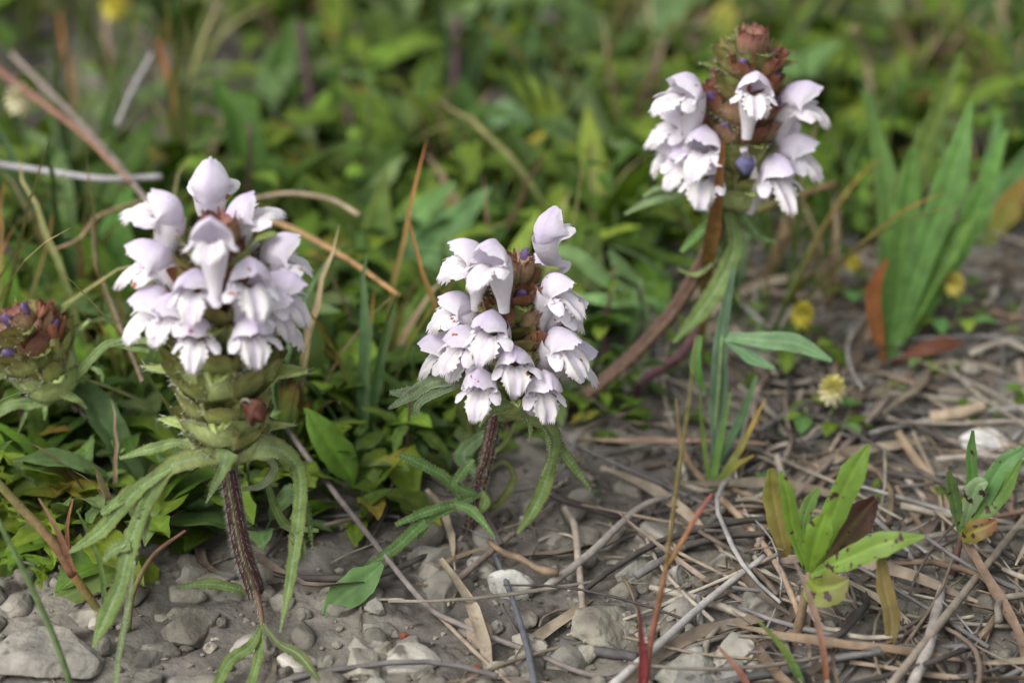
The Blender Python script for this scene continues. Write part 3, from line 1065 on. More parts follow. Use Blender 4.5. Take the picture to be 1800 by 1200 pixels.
lobed(left, [
 (Yz(YL, [(395, 800, -.4), (340, 806, -.7), (292, 826, -.8), (250, 900, -1.0), (228, 960, -1.2), (212, 1025, -1.5), (186, 1085, -1.8), (163, 1137, -2.1)]), [46, 46, 36, 34, 44, 34, 44, 6]),
 (Yz(YL, [(300, 822, -.8), (240, 862, -.9), (180, 930, -.9), (123, 970, -.85)]), [16, 34, 36, 10]),
 (Yz(YL, [(300, 815, -.75), (225, 868, -.85), (178, 903, -.9)]), [14, 30, 12]),
 (Yz(YL, [(228, 955, -1.2), (200, 965, -1.25), (182, 984, -1.3)]), [30, 26, 10]),
 (Yz(YL, [(246, 896, -1.0), (256, 912, -1.0), (258, 930, -1.0)]), [34, 24, 3]),
 (Yz(YL, [(224, 955, -1.2), (237, 970, -1.2), (240, 992, -1.25)]), [36, 24, 4])], base_col=(0.24, 0.27, 0.10), seed=1, hairs=lh)
lobed(left, [(Yz(YL, [(360, 800, -.3), (315, 778, -.3), (268, 788, -.3), (210, 805, -.3)]), [30, 20, 26, 8])], base_col=(0.24, 0.28, 0.10), seed=2, hairs=lh)
lobed(left, [
 (Yz(YL, [(405, 805, -.35), (465, 785, -.4), (512, 805, -.3), (528, 850, -.3), (520, 950, -.6), (506, 1040, -1.1), (492, 1110, -1.6)]), [40, 58, 34, 34, 30, 20, 4]),
 (Yz(YL, [(530, 850, -.28), (543, 910, -.25), (550, 968, -.22)]), [12, 14, 3]),
 (Yz(YL, [(517, 935, -.55), (529, 962, -.6), (526, 988, -.65)]), [34, 24, 5])], base_col=(0.26, 0.30, 0.13), seed=3, hairs=lh)
lobed(left, [(Yz(YL, [(470, 800, .1), (483, 825, .1), (460, 852, .05), (426, 860, .0)]), [16, 20, 20, 8])], col=(0.22, 0.27, 0.15), seed=4)
lobed(left, [(Yz(YL, [(400, 790, -.55), (388, 830, -.6), (363, 882, -.6)]), [60, 26, 3])], col=(0.17, 0.25, 0.09), seed=5, hairs=lh)
lobed(left, [(Yz(YL, [(447, 1056, .1), (420, 1036, 0), (370, 1026, -.1), (313, 1030, -.2)]), [8, 20, 24, 5])], seed=6, hairs=lh)
lobed(left, [(Yz(YL, [(500, 822, .4), (470, 840, .4), (500, 920, .5), (560, 932, .6)]), [8, 12, 22, 8])], seed=7)
lobed(left, [(Yz(YL, [(460, 1100, -1.4), (440, 1135, -1.9), (405, 1160, -2.2), (380, 1205, -2.8)]), [12, 24, 28, 22]),
             (Yz(YL, [(460, 1100, -1.4), (455, 1150, -2.0), (440, 1205, -2.7)]), [10, 22, 20])], seed=8)
lobed(left, [(Yz(YL, [(462, 1095, -1.4), (490, 1130, -1.8), (525, 1150, -2.1), (562, 1196, -2.7)]), [8, 14, 28, 8])], col=(0.09, 0.12, 0.04), seed=9)
stem_of(left, [(450, 1040, YL), (457, 1065, YL - .8), (462, 1105, YL - 1.45)], [14, 11, 10], col_d=(0.16, 0.09, 0.07), nh=60, name='leaf_stalk')
lobed(left, [(Yz(YL, [(236, 985, -1.4), (224, 1070, -1.8), (212, 1130, -2.2), (202, 1210, -2.8)]), [7, 13, 13, 13])], col=(0.14, 0.19, 0.08), seed=10, name='shoot', hairs=lh)
leaf_hairs(left, lh)
# withered floret clinging to the bracts
mb = MB()
Pw = np.zeros((16, 24, 3))
cw = at(448, 722, YL - .85)
for i in range(16):
    for j in range(24):
        t, a = math.pi * i / 15, 2 * math.pi * j / 24
        d = Vector((math.sin(t) * math.cos(a), math.sin(t) * math.sin(a), math.cos(t)))
        k = 0.185 * (1 + 0.55 * noise.noise(d * 1.9 + Vector((3, 1, 0))) + .2 * noise.noise(d * 5))
        Pw[i, j] = cw + Vector((d.x * 0.95, d.y * 0.8, d.z * 1.1)) * k
mb.grid(Pw, (0.15, 0.06, 0.038), wrap=True)
tube(mb, spline([cw + Vector((-.05, 0, .15)), cw + Vector((-.12, -.02, .22)), cw + Vector((-.2, -.03, .21))], 6), lerp([.035, .025, .02], 6), (0.42, 0.4, 0.33), n=6)
tag(mb.build('withered_flower', 'calyx', left), 'shrivelled rust brown floret')

# ---------- middle plant
YM = 31.5
g = ground(824, 948)
mid = thing('selfheal_plant', g, 'white selfheal head with bare reddish bud tip and toothed leaves, above the twigs', 'flowering plant')
stem_of(mid, [(872, 722, YM), (856, 800, YM), (838, 870, YM + .05), (824, 952, YM + .15)], [30, 27, 27, 28], nh=1500, hairlen=(.03, .08))
spike(mid, at(888, 708, YM), at(908, 505, YM), 6, 1.0, 0.25, 0.45, roll0=0.2, prof=(1.0, 1.1, 1.05, 0.9, 0.72), seed=4)
flowers(mid, YM, [
 (955, 398, 140, 55, 0.95, 0), (866, 440, -38, 30, 1.02, 10), (826, 440, -75, 30, 1.0, 0), (803, 525, -80, 18, 1.0, 0),
 (862, 560, -28, 18, 1.05, 6), (812, 585, -50, 8, 1.0, 0), (778, 598, -85, 2, 1.0, 0), (905, 617, 2, 18, 1.0, 0),
 (843, 662, -16, 8, 0.95, 5), (957, 668, 20, 8, 0.98, -5), (978, 494, 62, 18, 1.02, 0), (958, 462, 165, 50, 0.95, 0),
 (988, 588, 50, 10, 1.05, 0), (1008, 612, 85, 2, 1.0, 0), (994, 528, 80, 12, 0.9, 0), (826, 606, -62, 6, 0.92, 0)], 0.94, 2)
lh = []
lobed(mid, [
 (Yz(YM, [(885, 715, -.4), (940, 728, -.5), (972, 765, -.4), (972, 800, -.4), (955, 860, -.4), (932, 905, -.4), (908, 938, -.4)]), [50, 46, 34, 26, 32, 26, 5]),
 (Yz(YM, [(970, 760, -.35), (1000, 808, -.3), (1037, 858, -.3)]), [16, 24, 5]),
 (Yz(YM, [(945, 735, -.5), (962, 770, -.55), (965, 805, -.55), (953, 832, -.55)]), [10, 10, 10, 3]),
 (Yz(YM, [(920, 728, -.55), (931, 748, -.6), (931, 772, -.6)]), [14, 10, 7])], base_col=(0.24, 0.28, 0.10), seed=21, hairs=lh)
lobed(mid, [
 (Yz(YM, [(875, 690, -.2), (820, 668, -.3), (760, 672, -.3), (722, 695, -.3), (683, 718, -.3)]), [40, 28, 28, 26, 6]),
 (Yz(YM, [(805, 678, -.35), (755, 696, -.4), (735, 712, -.4), (730, 732, -.4)]), [10, 18, 14, 5]),
 (Yz(YM, [(745, 680, -.25), (710, 690, -.2), (685, 690, -.2)]), [18, 20, 8])], col=(0.16, 0.22, 0.11), edge=(0.35, 0.36, 0.31), base_col=(0.22, 0.27, 0.08), seed=22, hairs=lh)
lobed(mid, [(Yz(YM, [(890, 700, -.65), (858, 720, -.75), (842, 750, -.75)]), [50, 30, 3])], col=(0.18, 0.25, 0.09), seed=23)
lobed(mid, [
 (Yz(YM, [(845, 868, -.1), (800, 886, -.3), (745, 918, -.7), (690, 966, -1.2), (614, 1014, -1.9)]), [12, 24, 26, 26, 5]),
 (Yz(YM, [(805, 884, -.3), (752, 898, -.6), (695, 922, -.9)]), [14, 24, 10]),
 (Yz(YM, [(795, 884, -.3), (830, 898, -.5), (870, 944, -.9)]), [18, 24, 5]),
 (Yz(YM, [(808, 876, -.25), (785, 842, -.25), (745, 818, -.3), (703, 798, -.3)]), [12, 24, 24, 14]),
 (Yz(YM, [(835, 868, -.2), (803, 852, -.3), (814, 828, -.35), (833, 808, -.35)]), [14, 24, 20, 8]),
 (Yz(YM, [(745, 912, -.7), (744, 932, -.75), (734, 948, -.8)]), [28, 18, 4])], col=(0.10, 0.20, 0.05), seed=24, hairs=lh)
lobed(mid, [(Yz(YM, [(848, 862, -.25), (852, 884, -.3), (840, 905, -.3)]), [10, 26, 8])], seed=25)
lobed(mid, [(Yz(YM, [(855, 830, .2), (885, 812, .25), (903, 840, .3), (880, 880, .4), (850, 900, .5)]), [8, 12, 14, 18, 14])], col=(0.16, 0.19, 0.06), seed=26)
lobed(mid, [(Yz(YM, [(848, 845, .3), (815, 800, .5), (855, 760, .7)]), [8, 46, 20])], col=(0.13, 0.22, 0.09), seed=27)
lobed(mid, [(Yz(YM, [(858, 805, .3), (890, 775, .6), (905, 745, .8)]), [8, 12, 8])], col=(0.15, 0.19, 0.06), seed=28)
leaf_hairs(mid, lh)

# ---------- right plant
YR = 36.2
g = ground(985, 722)
right = thing('selfheal_plant', g, 'white selfheal head with many purple buds on an arching bare stem', 'flowering plant')
stem_of(right, [(1268, 380, YR), (1240, 450, YR - .1), (1185, 545, YR - .1), (1112, 625, YR - .1), (1045, 682, YR - .2), (975, 728, YR - .3)], [30, 30, 31, 30, 28, 26],
        col_d=(0.10, 0.05, 0.04), col_l=(0.20, 0.15, 0.09), nh=700, n=30)
spike(right, at(1288, 350, YR), at(1318, 110, YR), 7, 1.1, 0.2, 0.3, roll0=0.25, prof=(0.95, 1.05, 1.0, 0.9, 0.72), seed=9)
flowers(right, YR, [
 (1212, 145, -55, 35, 1.08, 0), (1196, 200, -75, 20, 1.0, 0), (1182, 245, -85, 8, 1.02, 0), (1238, 240, -32, 18, 1.05, 8),
 (1238, 290, -20, 10, 1.02, 4), (1328, 140, 4, 30, 0.98, -5), (1400, 160, 78, 22, 1.08, 0), (1396, 248, 75, 12, 1.08, 0),
 (1366, 288, 35, 8, 1.08, -5), (1378, 226, 130, 20, 0.8, 0), (1206, 268, -55, 6, 0.9, 0)], 1.02, 3)
lobed(right, [(Yz(YR, [(1280, 370, -.3), (1292, 430, -.5), (1268, 492, -.7), (1230, 550, -.8), (1183, 602, -.9)]), [24, 34, 44, 38, 6]),
              (Yz(YR, [(1268, 480, -.65), (1288, 508, -.65), (1302, 536, -.65)]), [20, 16, 4])], seed=31)
lobed(right, [(Yz(YR, [(1300, 360, -.3), (1318, 395, -.4), (1340, 418, -.4), (1367, 426, -.4)]), [30, 34, 18, 5])], col=(0.09, 0.16, 0.05), seed=32)
lobed(right, [(Yz(YR, [(1270, 370, -.3), (1225, 412, -.4), (1197, 442, -.4)]), [16, 24, 10])], col=(0.10, 0.22, 0.045), seed=33)
lobed(right, [(Yz(YR, [(1262, 455, -.3), (1225, 482, -.3), (1190, 473, -.3)]), [8, 11, 5])], col=(0.17, 0.24, 0.08), seed=34)
lobed(right, [(Yz(YR, [(1270, 345, .1), (1200, 338, .2), (1150, 350, .2), (1098, 376, .2)]), [20, 24, 26, 6]),
              (Yz(YR, [(1190, 342, .2), (1160, 330, .2), (1130, 345, .2)]), [12, 14, 5])], col=(0.14, 0.22, 0.085), seed=35)
lobed(right, [(Yz(YR, [(1275, 365, -.3), (1240, 370, -.35), (1212, 362, -.35)]), [18, 16, 5])], col=(0.10, 0.22, 0.045), seed=36)
# shrivelled bluish floret
mb = MB()
tube(mb, spline([at(1320, 285, YR - .9), at(1312, 275, YR - 1.1), at(1307, 262, YR - 1.15)], 8), lerp([.12, .07, .05, .09], 8), (0.55, 0.5, 0.55), n=8, jitter=.4)
tube(mb, spline([at(1316, 272, YR - 1.0), at(1310, 290, YR - 1.1), at(1318, 303, YR - 1.0)], 8), lerp([.05, .17, .15, .04], 8), (0.14, 0.14, 0.26), n=8, jitter=.5)
tag(mb.build('withered_flower', 'calyx', right), 'shrivelled bluish floret')

# ---------- bud plant at the left edge
YB = 33.0
g = ground(262, 835)
budp = thing('selfheal_plant', g, 'unopened purplish selfheal bud head leaning over the leaves, without open flowers', 'flowering plant')
stem_of(budp, [(112, 688, YB), (180, 745, YB + .1), (235, 792, YB + .3), (266, 840, g.y)], [20, 20, 19, 20], nh=500)
spike(budp, at(102, 684, YB), at(52, 598, YB), 5, 1.0, 0.45, 0.2, roll0=0.5, prof=(1.0, 1.1, 1.05, 0.95, 0.8), seed=13)
lobed(budp, [(Yz(YB, [(110, 690, -.2), (148, 645, -.2), (190, 604, -.2), (235, 610, -.2), (262, 617, -.2)]), [16, 24, 18, 22, 8]),
             (Yz(YB, [(190, 606, -.2), (225, 600, -.2), (300, 596, -.15)]), [10, 16, 18]),
             (Yz(YB, [(195, 604, -.2), (228, 588, -.2), (237, 575, -.2)]), [10, 9, 4]),
             (Yz(YB, [(152, 640, -.2), (176, 655, -.3), (180, 672, -.3)]), [8, 13, 5])], col=(0.16, 0.24, 0.08), seed=41)
lobed(budp, [(Yz(YB, [(108, 690, -.4), (135, 702, -.5), (153, 718, -.5)]), [26, 16, 3])], col=(0.18, 0.25, 0.08), seed=42)
lobed(budp, [(Yz(YB, [(105, 695, -.3), (60, 708, -.4), (20, 712, -.5), (-20, 735, -.5)]), [30, 28, 26, 20]),
             (Yz(YB, [(52, 705, -.4), (42, 735, -.5), (31, 762, -.5)]), [12, 10, 3]),
             (Yz(YB, [(80, 706, -.4), (79, 722, -.5), (78, 738, -.5)]), [12, 12, 5])], col=(0.16, 0.24, 0.08), seed=43)

# ================================================================== SINGLE PLANTS
def plant(name, label, cat, base, leaves, stems=(), mat='leaf', group=None, seed=0):
    """leaves: (pts px/py/dY, widths, colour, tip colour)"""
    g = ground(*base)
    o = thing(name, g, label, cat, group)
    for k, (pts, ws, c, tp) in enumerate(leaves):
        mb = MB()
        p = pxpath([(a, b, g.y + d) for a, b, d in pts])
        c0, c1 = arr(c), arr(tp if tp is not None else c)
        ribbon(mb, p, pxw(p, ws), lambda u, v: (c0 * (1 - u) + c1 * u) * (0.9 + 0.2 * abs(v)), nv=9, fold=0.22, roll=0.12, wave=0.1, rib=c0 * 1.6, serr=0.12, seed=seed + k)
        mb.build('leaf', mat, o)
    for k, (pts, ws, c) in enumerate(stems):
        mb = MB()
        p = pxpath([(a, b, g.y + d) for a, b, d in pts])
        tube(mb, p, pxw(p, ws), c, n=8)
        mb.build('stem', 'stem', o)
    return o, g

plant('spotted_seedling', 'young plant with green leaves blotched dark purple, rising from dry litter', 'seedling', (1395, 1130), [
 ([(1425, 1010, 0), (1465, 905, .2), (1500, 830, .3), (1528, 780, .4)], [16, 44, 46, 6], (0.115, 0.20, 0.028), None),
 ([(1418, 1000, 0), (1395, 930, .1), (1385, 870, .1), (1372, 828, .2)], [12, 28, 26, 8], (0.125, 0.21, 0.03), None),
 ([(1422, 1005, -.1), (1432, 960, -.2), (1443, 925, -.2), (1452, 903, -.2)], [12, 44, 46, 16], (0.14, 0.24, 0.03), None),
 ([(1430, 1010, .2), (1470, 960, .4), (1510, 910, .5), (1540, 876, .5)], [16, 56, 60, 14], (0.10, 0.075, 0.03), (0.05, 0.015, 0.02)),
 ([(1425, 1010, -.1), (1490, 982, -.3), (1555, 955, -.4), (1625, 942, -.4)], [10, 40, 46, 5], (0.135, 0.22, 0.035), None),
 ([(1420, 1020, -.1), (1440, 1035, -.4), (1470, 1030, -.5), (1492, 1018, -.5)], [16, 66, 56, 10], (0.15, 0.20, 0.03), (0.12, 0.10, 0.03)),
 ([(1415, 985, .3), (1412, 920, .5), (1425, 880, .6), (1440, 858, .6)], [8, 22, 24, 8], (0.12, 0.20, 0.05), None)],
 [([(1395, 1140, 0), (1408, 1080, 0), (1424, 1005, 0)], [22, 17, 14], (0.20, 0.14, 0.09))], mat='spotted', seed=61)
plant('spotted_seedling', 'young green plant with one red blotched lower leaf, next to the white stone', 'seedling', (1672, 1010), [
 ([(1690, 935, 0), (1708, 860, .1), (1707, 800, .2), (1710, 756, .2)], [10, 22, 20, 5], (0.09, 0.19, 0.05), None),
 ([(1692, 935, 0), (1725, 880, .1), (1760, 820, .2), (1800, 790, .3)], [12, 32, 34, 20], (0.09, 0.19, 0.06), None),
 ([(1692, 940, -.1), (1730, 900, 0), (1765, 860, .1), (1795, 808, .1)], [10, 28, 30, 6], (0.10, 0.18, 0.04), None),
 ([(1690, 945, -.1), (1710, 935, -.3), (1735, 925, -.3), (1752, 915, -.3)], [16, 40, 34, 8], (0.17, 0.17, 0.03), (0.14, 0.03, 0.02)),
 ([(1688, 935, .1), (1680, 890, .2), (1672, 850, .2), (1666, 828, .2)], [10, 22, 22, 6], (0.09, 0.15, 0.05), None),
 ([(1695, 925, 0), (1715, 860, 0), (1735, 845, 0)], [12, 40, 10], (0.16, 0.24, 0.11), None)],
 [([(1672, 1020, 0), (1682, 975, 0), (1692, 935, 0)], [16, 13, 10], (0.12, 0.07, 0.06))], mat='spotted', seed=71)
plant('plantain', 'clump of long upright green strap leaves with one orange leaf on dry litter', 'plant', (1560, 640), [
 ([(1562, 640, 0), (1580, 500, .6), (1590, 400, 1.2), (1606, 260, 2.0)], [14, 54, 66, 14], (0.085, 0.175, 0.035), None),
 ([(1564, 640, 0), (1610, 480, .6), (1670, 320, 1.3), (1708, 178, 2.2)], [14, 46, 58, 8], (0.09, 0.185, 0.045), None),
 ([(1562, 635, 0), (1600, 540, .5), (1660, 440, 1.0), (1722, 368, 1.3)], [14, 48, 54, 8], (0.095, 0.16, 0.03), None),
 ([(1560, 635, .2), (1575, 480, 1.0), (1600, 330, 2.5), (1690, 92, 4.5)], [12, 42, 56, 10], (0.09, 0.155, 0.03), None),
 ([(1555, 640, -.1), (1540, 570, 0), (1535, 510, .2), (1560, 455, .3)], [8, 26, 28, 6], (0.19, 0.085, 0.03), (0.26, 0.10, 0.03)),
 ([(1565, 640, -.1), (1620, 615, -.2), (1660, 605, -.2), (1690, 602, -.1)], [8, 24, 28, 6], (0.11, 0.035, 0.022), None),
 ([(1566, 640, .2), (1620, 540, 1.0), (1700, 400, 2.0), (1770, 230, 3.0)], [10, 40, 50, 8], (0.10, 0.19, 0.04), None),
 ([(1562, 640, .3), (1560, 480, 1.5), (1560, 330, 3.0), (1520, 160, 4.0)], [10, 34, 44, 8], (0.09, 0.17, 0.04), None)], seed=81)
plant('plantain', 'second clump of green strap leaves standing behind the first by the dry ground', 'plant', (1735, 440), [
 ([(1735, 440, 0), (1740, 330, .8), (1755, 200, 1.8)], [12, 40, 8], (0.085, 0.165, 0.05), None),
 ([(1735, 440, 0), (1780, 330, .8), (1840, 230, 1.5)], [12, 56, 12], (0.085, 0.165, 0.05), None),
 ([(1733, 440, 0), (1770, 370, .3), (1810, 310, .6)], [12, 50, 12], (0.12, 0.16, 0.03), (0.2, 0.08, 0.02)),
 ([(1733, 440, 0), (1690, 330, .6), (1640, 230, 1.2)], [12, 46, 8], (0.085, 0.165, 0.05), None)], seed=91)
plant('plantain', 'small pair of green strap leaves between the flower head and plantain clump', 'plant', (1530, 330), [
 ([(1530, 330, 0), (1545, 230, .6), (1510, 130, 1.2)], [10, 36, 8], (0.08, 0.155, 0.05), None),
 ([(1528, 330, 0), (1500, 290, .2), (1475, 255, .4)], [10, 40, 8], (0.08, 0.15, 0.04), None),
 ([(1530, 330, 0), (1560, 200, 1.0), (1580, 170, 1.6)], [10, 34, 8], (0.08, 0.155, 0.05), None)], seed=95)
plant('bluegreen_herb', 'blue-green herb with long sagging toothed leaves under the arching selfheal', 'herb', (1245, 850), [
 ([(1275, 592, .6), (1340, 598, .3), (1400, 604, .2), (1462, 634, 0)], [14, 30, 36, 6], (0.10, 0.18, 0.085), None),
 ([(1272, 592, .6), (1320, 628, .3), (1362, 648, .1)], [10, 24, 6], (0.10, 0.18, 0.085), None),
 ([(1258, 800, 0), (1262, 700, .4), (1268, 590, .6), (1290, 470, .9)], [14, 34, 24, 8], (0.085, 0.145, 0.085), None),
 ([(1232, 590, .6), (1222, 640, .3), (1240, 690, .2)], [8, 22, 6], (0.075, 0.16, 0.04), None),
 ([(1258, 820, 0), (1300, 740, .3), (1330, 660, .4)], [10, 16, 6], (0.10, 0.17, 0.08), None)],
 [([(1248, 855, 0), (1262, 700, .35), (1270, 590, .6)], [12, 9, 7], (0.13, 0.19, 0.08))], seed=101)
plant('cutleaf_sprig', 'sprig of narrow lobed leaves right behind the middle selfheal head', 'herb', (1135, 640), [
 ([(1110, 510, .6), (1065, 492, .4), (1015, 452, .4), (965, 432, .4)], [14, 26, 28, 18], (0.15, 0.23, 0.09), None),
 ([(1125, 495, .6), (1092, 470, .5), (1070, 440, .5)], [12, 28, 10], (0.15, 0.23, 0.09), None),
 ([(1130, 540, .4), (1075, 528, .2), (1010, 522, .2)], [12, 26, 10], (0.14, 0.22, 0.08), None),
 ([(1140, 555, .4), (1080, 560, .2), (1020, 565, .1)], [10, 22, 10], (0.10, 0.19, 0.06), None),
 ([(1115, 510, .5), (1115, 560, .2), (1105, 615, 0)], [12, 20, 8], (0.11, 0.2, 0.06), None),
 ([(1130, 520, .5), (1165, 540, .4), (1180, 580, .3)], [10, 18, 6], (0.11, 0.2, 0.06), None)],
 [([(1135, 645, 0), (1140, 560, .4), (1125, 490, .6)], [12, 9, 7], (0.13, 0.19, 0.08))], seed=111)
plant('grass_tuft', 'small green grass tuft with orange tipped blades at the end of the red stem', 'grass', (1250, 862), [
 ([(1250, 862, 0), (1265, 780, .1), (1285, 690, .2)], [10, 12, 3], (0.12, 0.2, 0.05), None),
 ([(1252, 862, 0), (1300, 790, .1), (1345, 700, .3)], [10, 12, 3], (0.11, 0.2, 0.07), (0.3, 0.14, 0.03)),
 ([(1248, 862, 0), (1235, 760, .1), (1230, 680, .1)], [8, 9, 2], (0.12, 0.2, 0.05), None),
 ([(1252, 862, 0), (1290, 820, -.1), (1325, 800, -.2)], [10, 12, 3], (0.13, 0.2, 0.04), (0.3, 0.2, 0.04)),
 ([(1248, 862, 0), (1200, 790, 0), (1188, 700, 0)], [10, 9, 3], (0.30, 0.22, 0.15), (0.28, 0.17, 0.1)),
 ([(1252, 865, 0), (1330, 900, -.4), (1390, 960, -.9)], [10, 11, 5], (0.33, 0.25, 0.18), None)], seed=121)
plant('yellowed_leaf_sprout', 'yellow-brown upright leaf sprout beside the purple blotched seedling', 'seedling', (1385, 985), [
 ([(1385, 990, 0), (1370, 920, .1), (1360, 870, .2), (1355, 822, .2)], [14, 42, 42, 12], (0.17, 0.14, 0.04), (0.15, 0.17, 0.04))], seed=131)
plant('yellowed_leaf_sprout', 'withered brown strap leaf standing right of the blotched seedling', 'seedling', (1562, 1150), [
 ([(1562, 1155, 0), (1568, 1090, 0), (1555, 1030, .1), (1548, 980, .2)], [10, 30, 30, 16], (0.17, 0.14, 0.06), (0.19, 0.15, 0.05))], seed=135)
for bx, by, lab, lv in [
 (620, 1060, 'broad oval green leaf lying over the stones below the middle selfheal', [([(570, 1080, -.3), (600, 1050, -.1), (640, 1020, .1), (672, 990, .3)], [12, 56, 56, 10], (0.10, 0.19, 0.06), None)]),
 (650, 840, 'plant with big dull olive leaves beside the long brown twig', [
   ([(690, 880, 0), (650, 800, .6), (600, 780, .9), (530, 770, 1.0)], [14, 90, 96, 16], (0.09, 0.155, 0.03), (0.12, 0.17, 0.03)),
   ([(690, 880, 0), (720, 800, .3), (700, 760, .5)], [12, 70, 14], (0.09, 0.17, 0.05), None),
   ([(690, 885, 0), (750, 860, 0), (790, 790, .2)], [12, 76, 16], (0.075, 0.145, 0.05), None),
   ([(690, 890, -.1), (750, 920, -.2), (800, 915, -.2)], [12, 56, 14], (0.11, 0.19, 0.11), None),
   ([(690, 890, 0), (610, 900, .2), (560, 950, 0)], [12, 80, 20], (0.08, 0.17, 0.055), None)]),
 (520, 640, 'leafy plant with rounded lime green leaves right of the tall white spike', [
   ([(520, 700, 0), (560, 600, .6), (600, 560, .9)], [14, 90, 24], (0.12, 0.20, 0.03), (0.2, 0.15, 0.03)),
   ([(520, 700, 0), (590, 650, .3), (640, 640, .4)], [14, 80, 20], (0.13, 0.21, 0.035), None),
   ([(520, 700, 0), (490, 600, .6), (530, 520, 1.0)], [14, 80, 20], (0.10, 0.19, 0.035), None),
   ([(520, 705, 0), (560, 720, -.2), (580, 730, -.2)], [14, 50, 14], (0.13, 0.19, 0.03), None)]),
 (700, 560, 'plant with tall pointed green leaves left of the middle selfheal head', [
   ([(690, 560, 0), (665, 420, .6), (678, 300, 1.2)], [16, 66, 6], (0.10, 0.20, 0.04), (0.15, 0.17, 0.03)),
   ([(700, 560, 0), (760, 440, .6), (860, 330, 1.2)], [16, 90, 10], (0.085, 0.17, 0.055), None),
   ([(700, 560, 0), (650, 490, .2), (630, 410, .5)], [14, 46, 6], (0.085, 0.17, 0.045), None),
   ([(695, 565, 0), (740, 520, .0), (800, 470, .3)], [14, 70, 10], (0.10, 0.18, 0.05), None),
   ([(695, 560, 0), (720, 400, 1.0), (800, 320, 1.6)], [14, 56, 10], (0.09, 0.18, 0.05), None)]),
 (790, 300, 'plant with a yellow-orange pointed leaf among green ones in the leafy patch', [
   ([(790, 300, 0), (770, 250, .3), (825, 205, .6)], [14, 66, 6], (0.14, 0.18, 0.03), (0.30, 0.18, 0.02)),
   ([(800, 300, 0), (740, 270, .2), (700, 250, .3)], [12, 60, 12], (0.09, 0.17, 0.04), None)]),
 (930, 300, 'plant with one pale silvery green drooping leaf in the leafy patch', [
   ([(850, 270, .4), (880, 200, .8), (920, 205, .8), (945, 240, .5)], [14, 40, 46, 10], (0.16, 0.25, 0.12), None),
   ([(930, 300, 0), (980, 260, .3), (1050, 250, .4)], [12, 50, 12], (0.08, 0.17, 0.05), None)]),
 (110, 900, 'low plant with oval green leaves below the purplish bud head', [
   ([(105, 880, 0), (120, 830, .1), (150, 790, .2)], [10, 46, 14], (0.085, 0.175, 0.035), None),
   ([(105, 880, 0), (85, 840, .1), (70, 805, .2)], [10, 34, 12], (0.085, 0.175, 0.045), None),
   ([(105, 885, 0), (170, 900, 0), (240, 930, -.1)], [10, 80, 20], (0.08, 0.16, 0.04), None),
   ([(105, 890, 0), (60, 880, -.1), (20, 870, -.1)], [10, 56, 16], (0.095, 0.16, 0.03), None)]),
 (140, 1040, 'plant with a rounded green leaf beside the drooping lobed leaves', [
   ([(260, 1000, .4), (190, 1010, .1), (140, 1035, -.1), (98, 1055, -.2)], [10, 40, 52, 14], (0.095, 0.16, 0.03), None)]),
 (250, 600, 'plant with a tall broad dark green leaf behind the tall white spike', [
   ([(220, 760, 0), (235, 650, .4), (240, 690, .6), (232, 675, .6)][:2] + [(228, 560, .8)], [14, 60, 10], (0.085, 0.165, 0.03), None),
   ([(215, 560, 0.4), (200, 430, 1.2), (230, 330, 1.8)], [14, 70, 10], (0.075, 0.16, 0.03), None)]),
 (60, 400, 'plant with long narrow leaf reaching in from the left edge', [
   ([(-30, 398, 0), (40, 386, -.1), (100, 384, -.2), (160, 386, -.3)], [20, 26, 26, 6], (0.09, 0.18, 0.045), None),
   ([(-30, 400, 0), (10, 390, 0), (45, 374, .1)], [14, 20, 6], (0.11, 0.18, 0.04), None)]),
 ]:
    plant('leafy_plant', lab, 'plant', (bx, by), lv, seed=bx)

# ------------------------------------------------------------------ clover heads
def clover(px, py, base, size, col, lab, col2=None):
    g = ground(*base)
    o = thing('clover', g, lab, 'clover')
    top = at(px, py, g.y - 0.1)
    mb = MB()
    tube(mb, spline([g - Vector((0, 0, .1)), (g + top) / 2 + Vector((.15, 0, 0)), top], 8), 0.035, (0.12, 0.17, 0.06), n=6)
    mb.build('stem', 'stem', o)
    R = size * depth(top) / F * 0.5
    mb = MB()
    r = random.Random(int(px))
    for k in range(46):
        t = (k + .5) / 46
        zz = 1 - 1.75 * t
        a = k * 2.39996
        d = Vector((math.sqrt(max(0, 1 - zz * zz)) * math.cos(a), math.sqrt(max(0, 1 - zz * zz)) * math.sin(a), zz * 1.05))
        p0 = top + d * R * 0.25
        p1 = top + d * R * 0.75
        p2 = top + d * R * 1.0 + Vector((0, 0, -0.22 * R * (1 - zz)))
        c = arr(col) * r.uniform(0.85, 1.1)
        if col2 is not None:
            f_ = min(1, max(0, (zz + .4)))
            c = c * f_ + arr(col2) * (1 - f_)
        ribbon(mb, spline([p0, p1, p2], 5), np.array([.1, .16, .2, .2, .06]) * R, c, hint=d + Vector((.01, .02, .6)), nv=3, fold=-0.3, roll=0, seed=k)
    mb.build('flower_head', 'floret', o)
    for k in range(3):
        a = k * 2.1 + px
        c = (g + top) / 2 + Vector((math.cos(a) * .35, math.sin(a) * .35, -.1))
        for q in range(3):
            b = a + (q - 1) * 1.1
            l = link('leaflet', SM[(k + q) % 8], o)
            l.location = (c - g) * S
            l.rotation_euler = (0, -.25, b)
            l.scale = (.75, .75, .75)
    return o
YEL, CRM = (0.62, 0.55, 0.07), (0.62, 0.58, 0.38)
clover(1411, 550, (1400, 640), 46, YEL, 'bright yellow clover head above blue-green leaves')
clover(1463, 683, (1440, 760), 52, (0.62, 0.56, 0.16), 'pale yellow clover head fading to cream at its base', CRM)
clover(1677, 497, (1670, 590), 42, (0.62, 0.54, 0.12), 'yellow clover head right of the plantain clump')
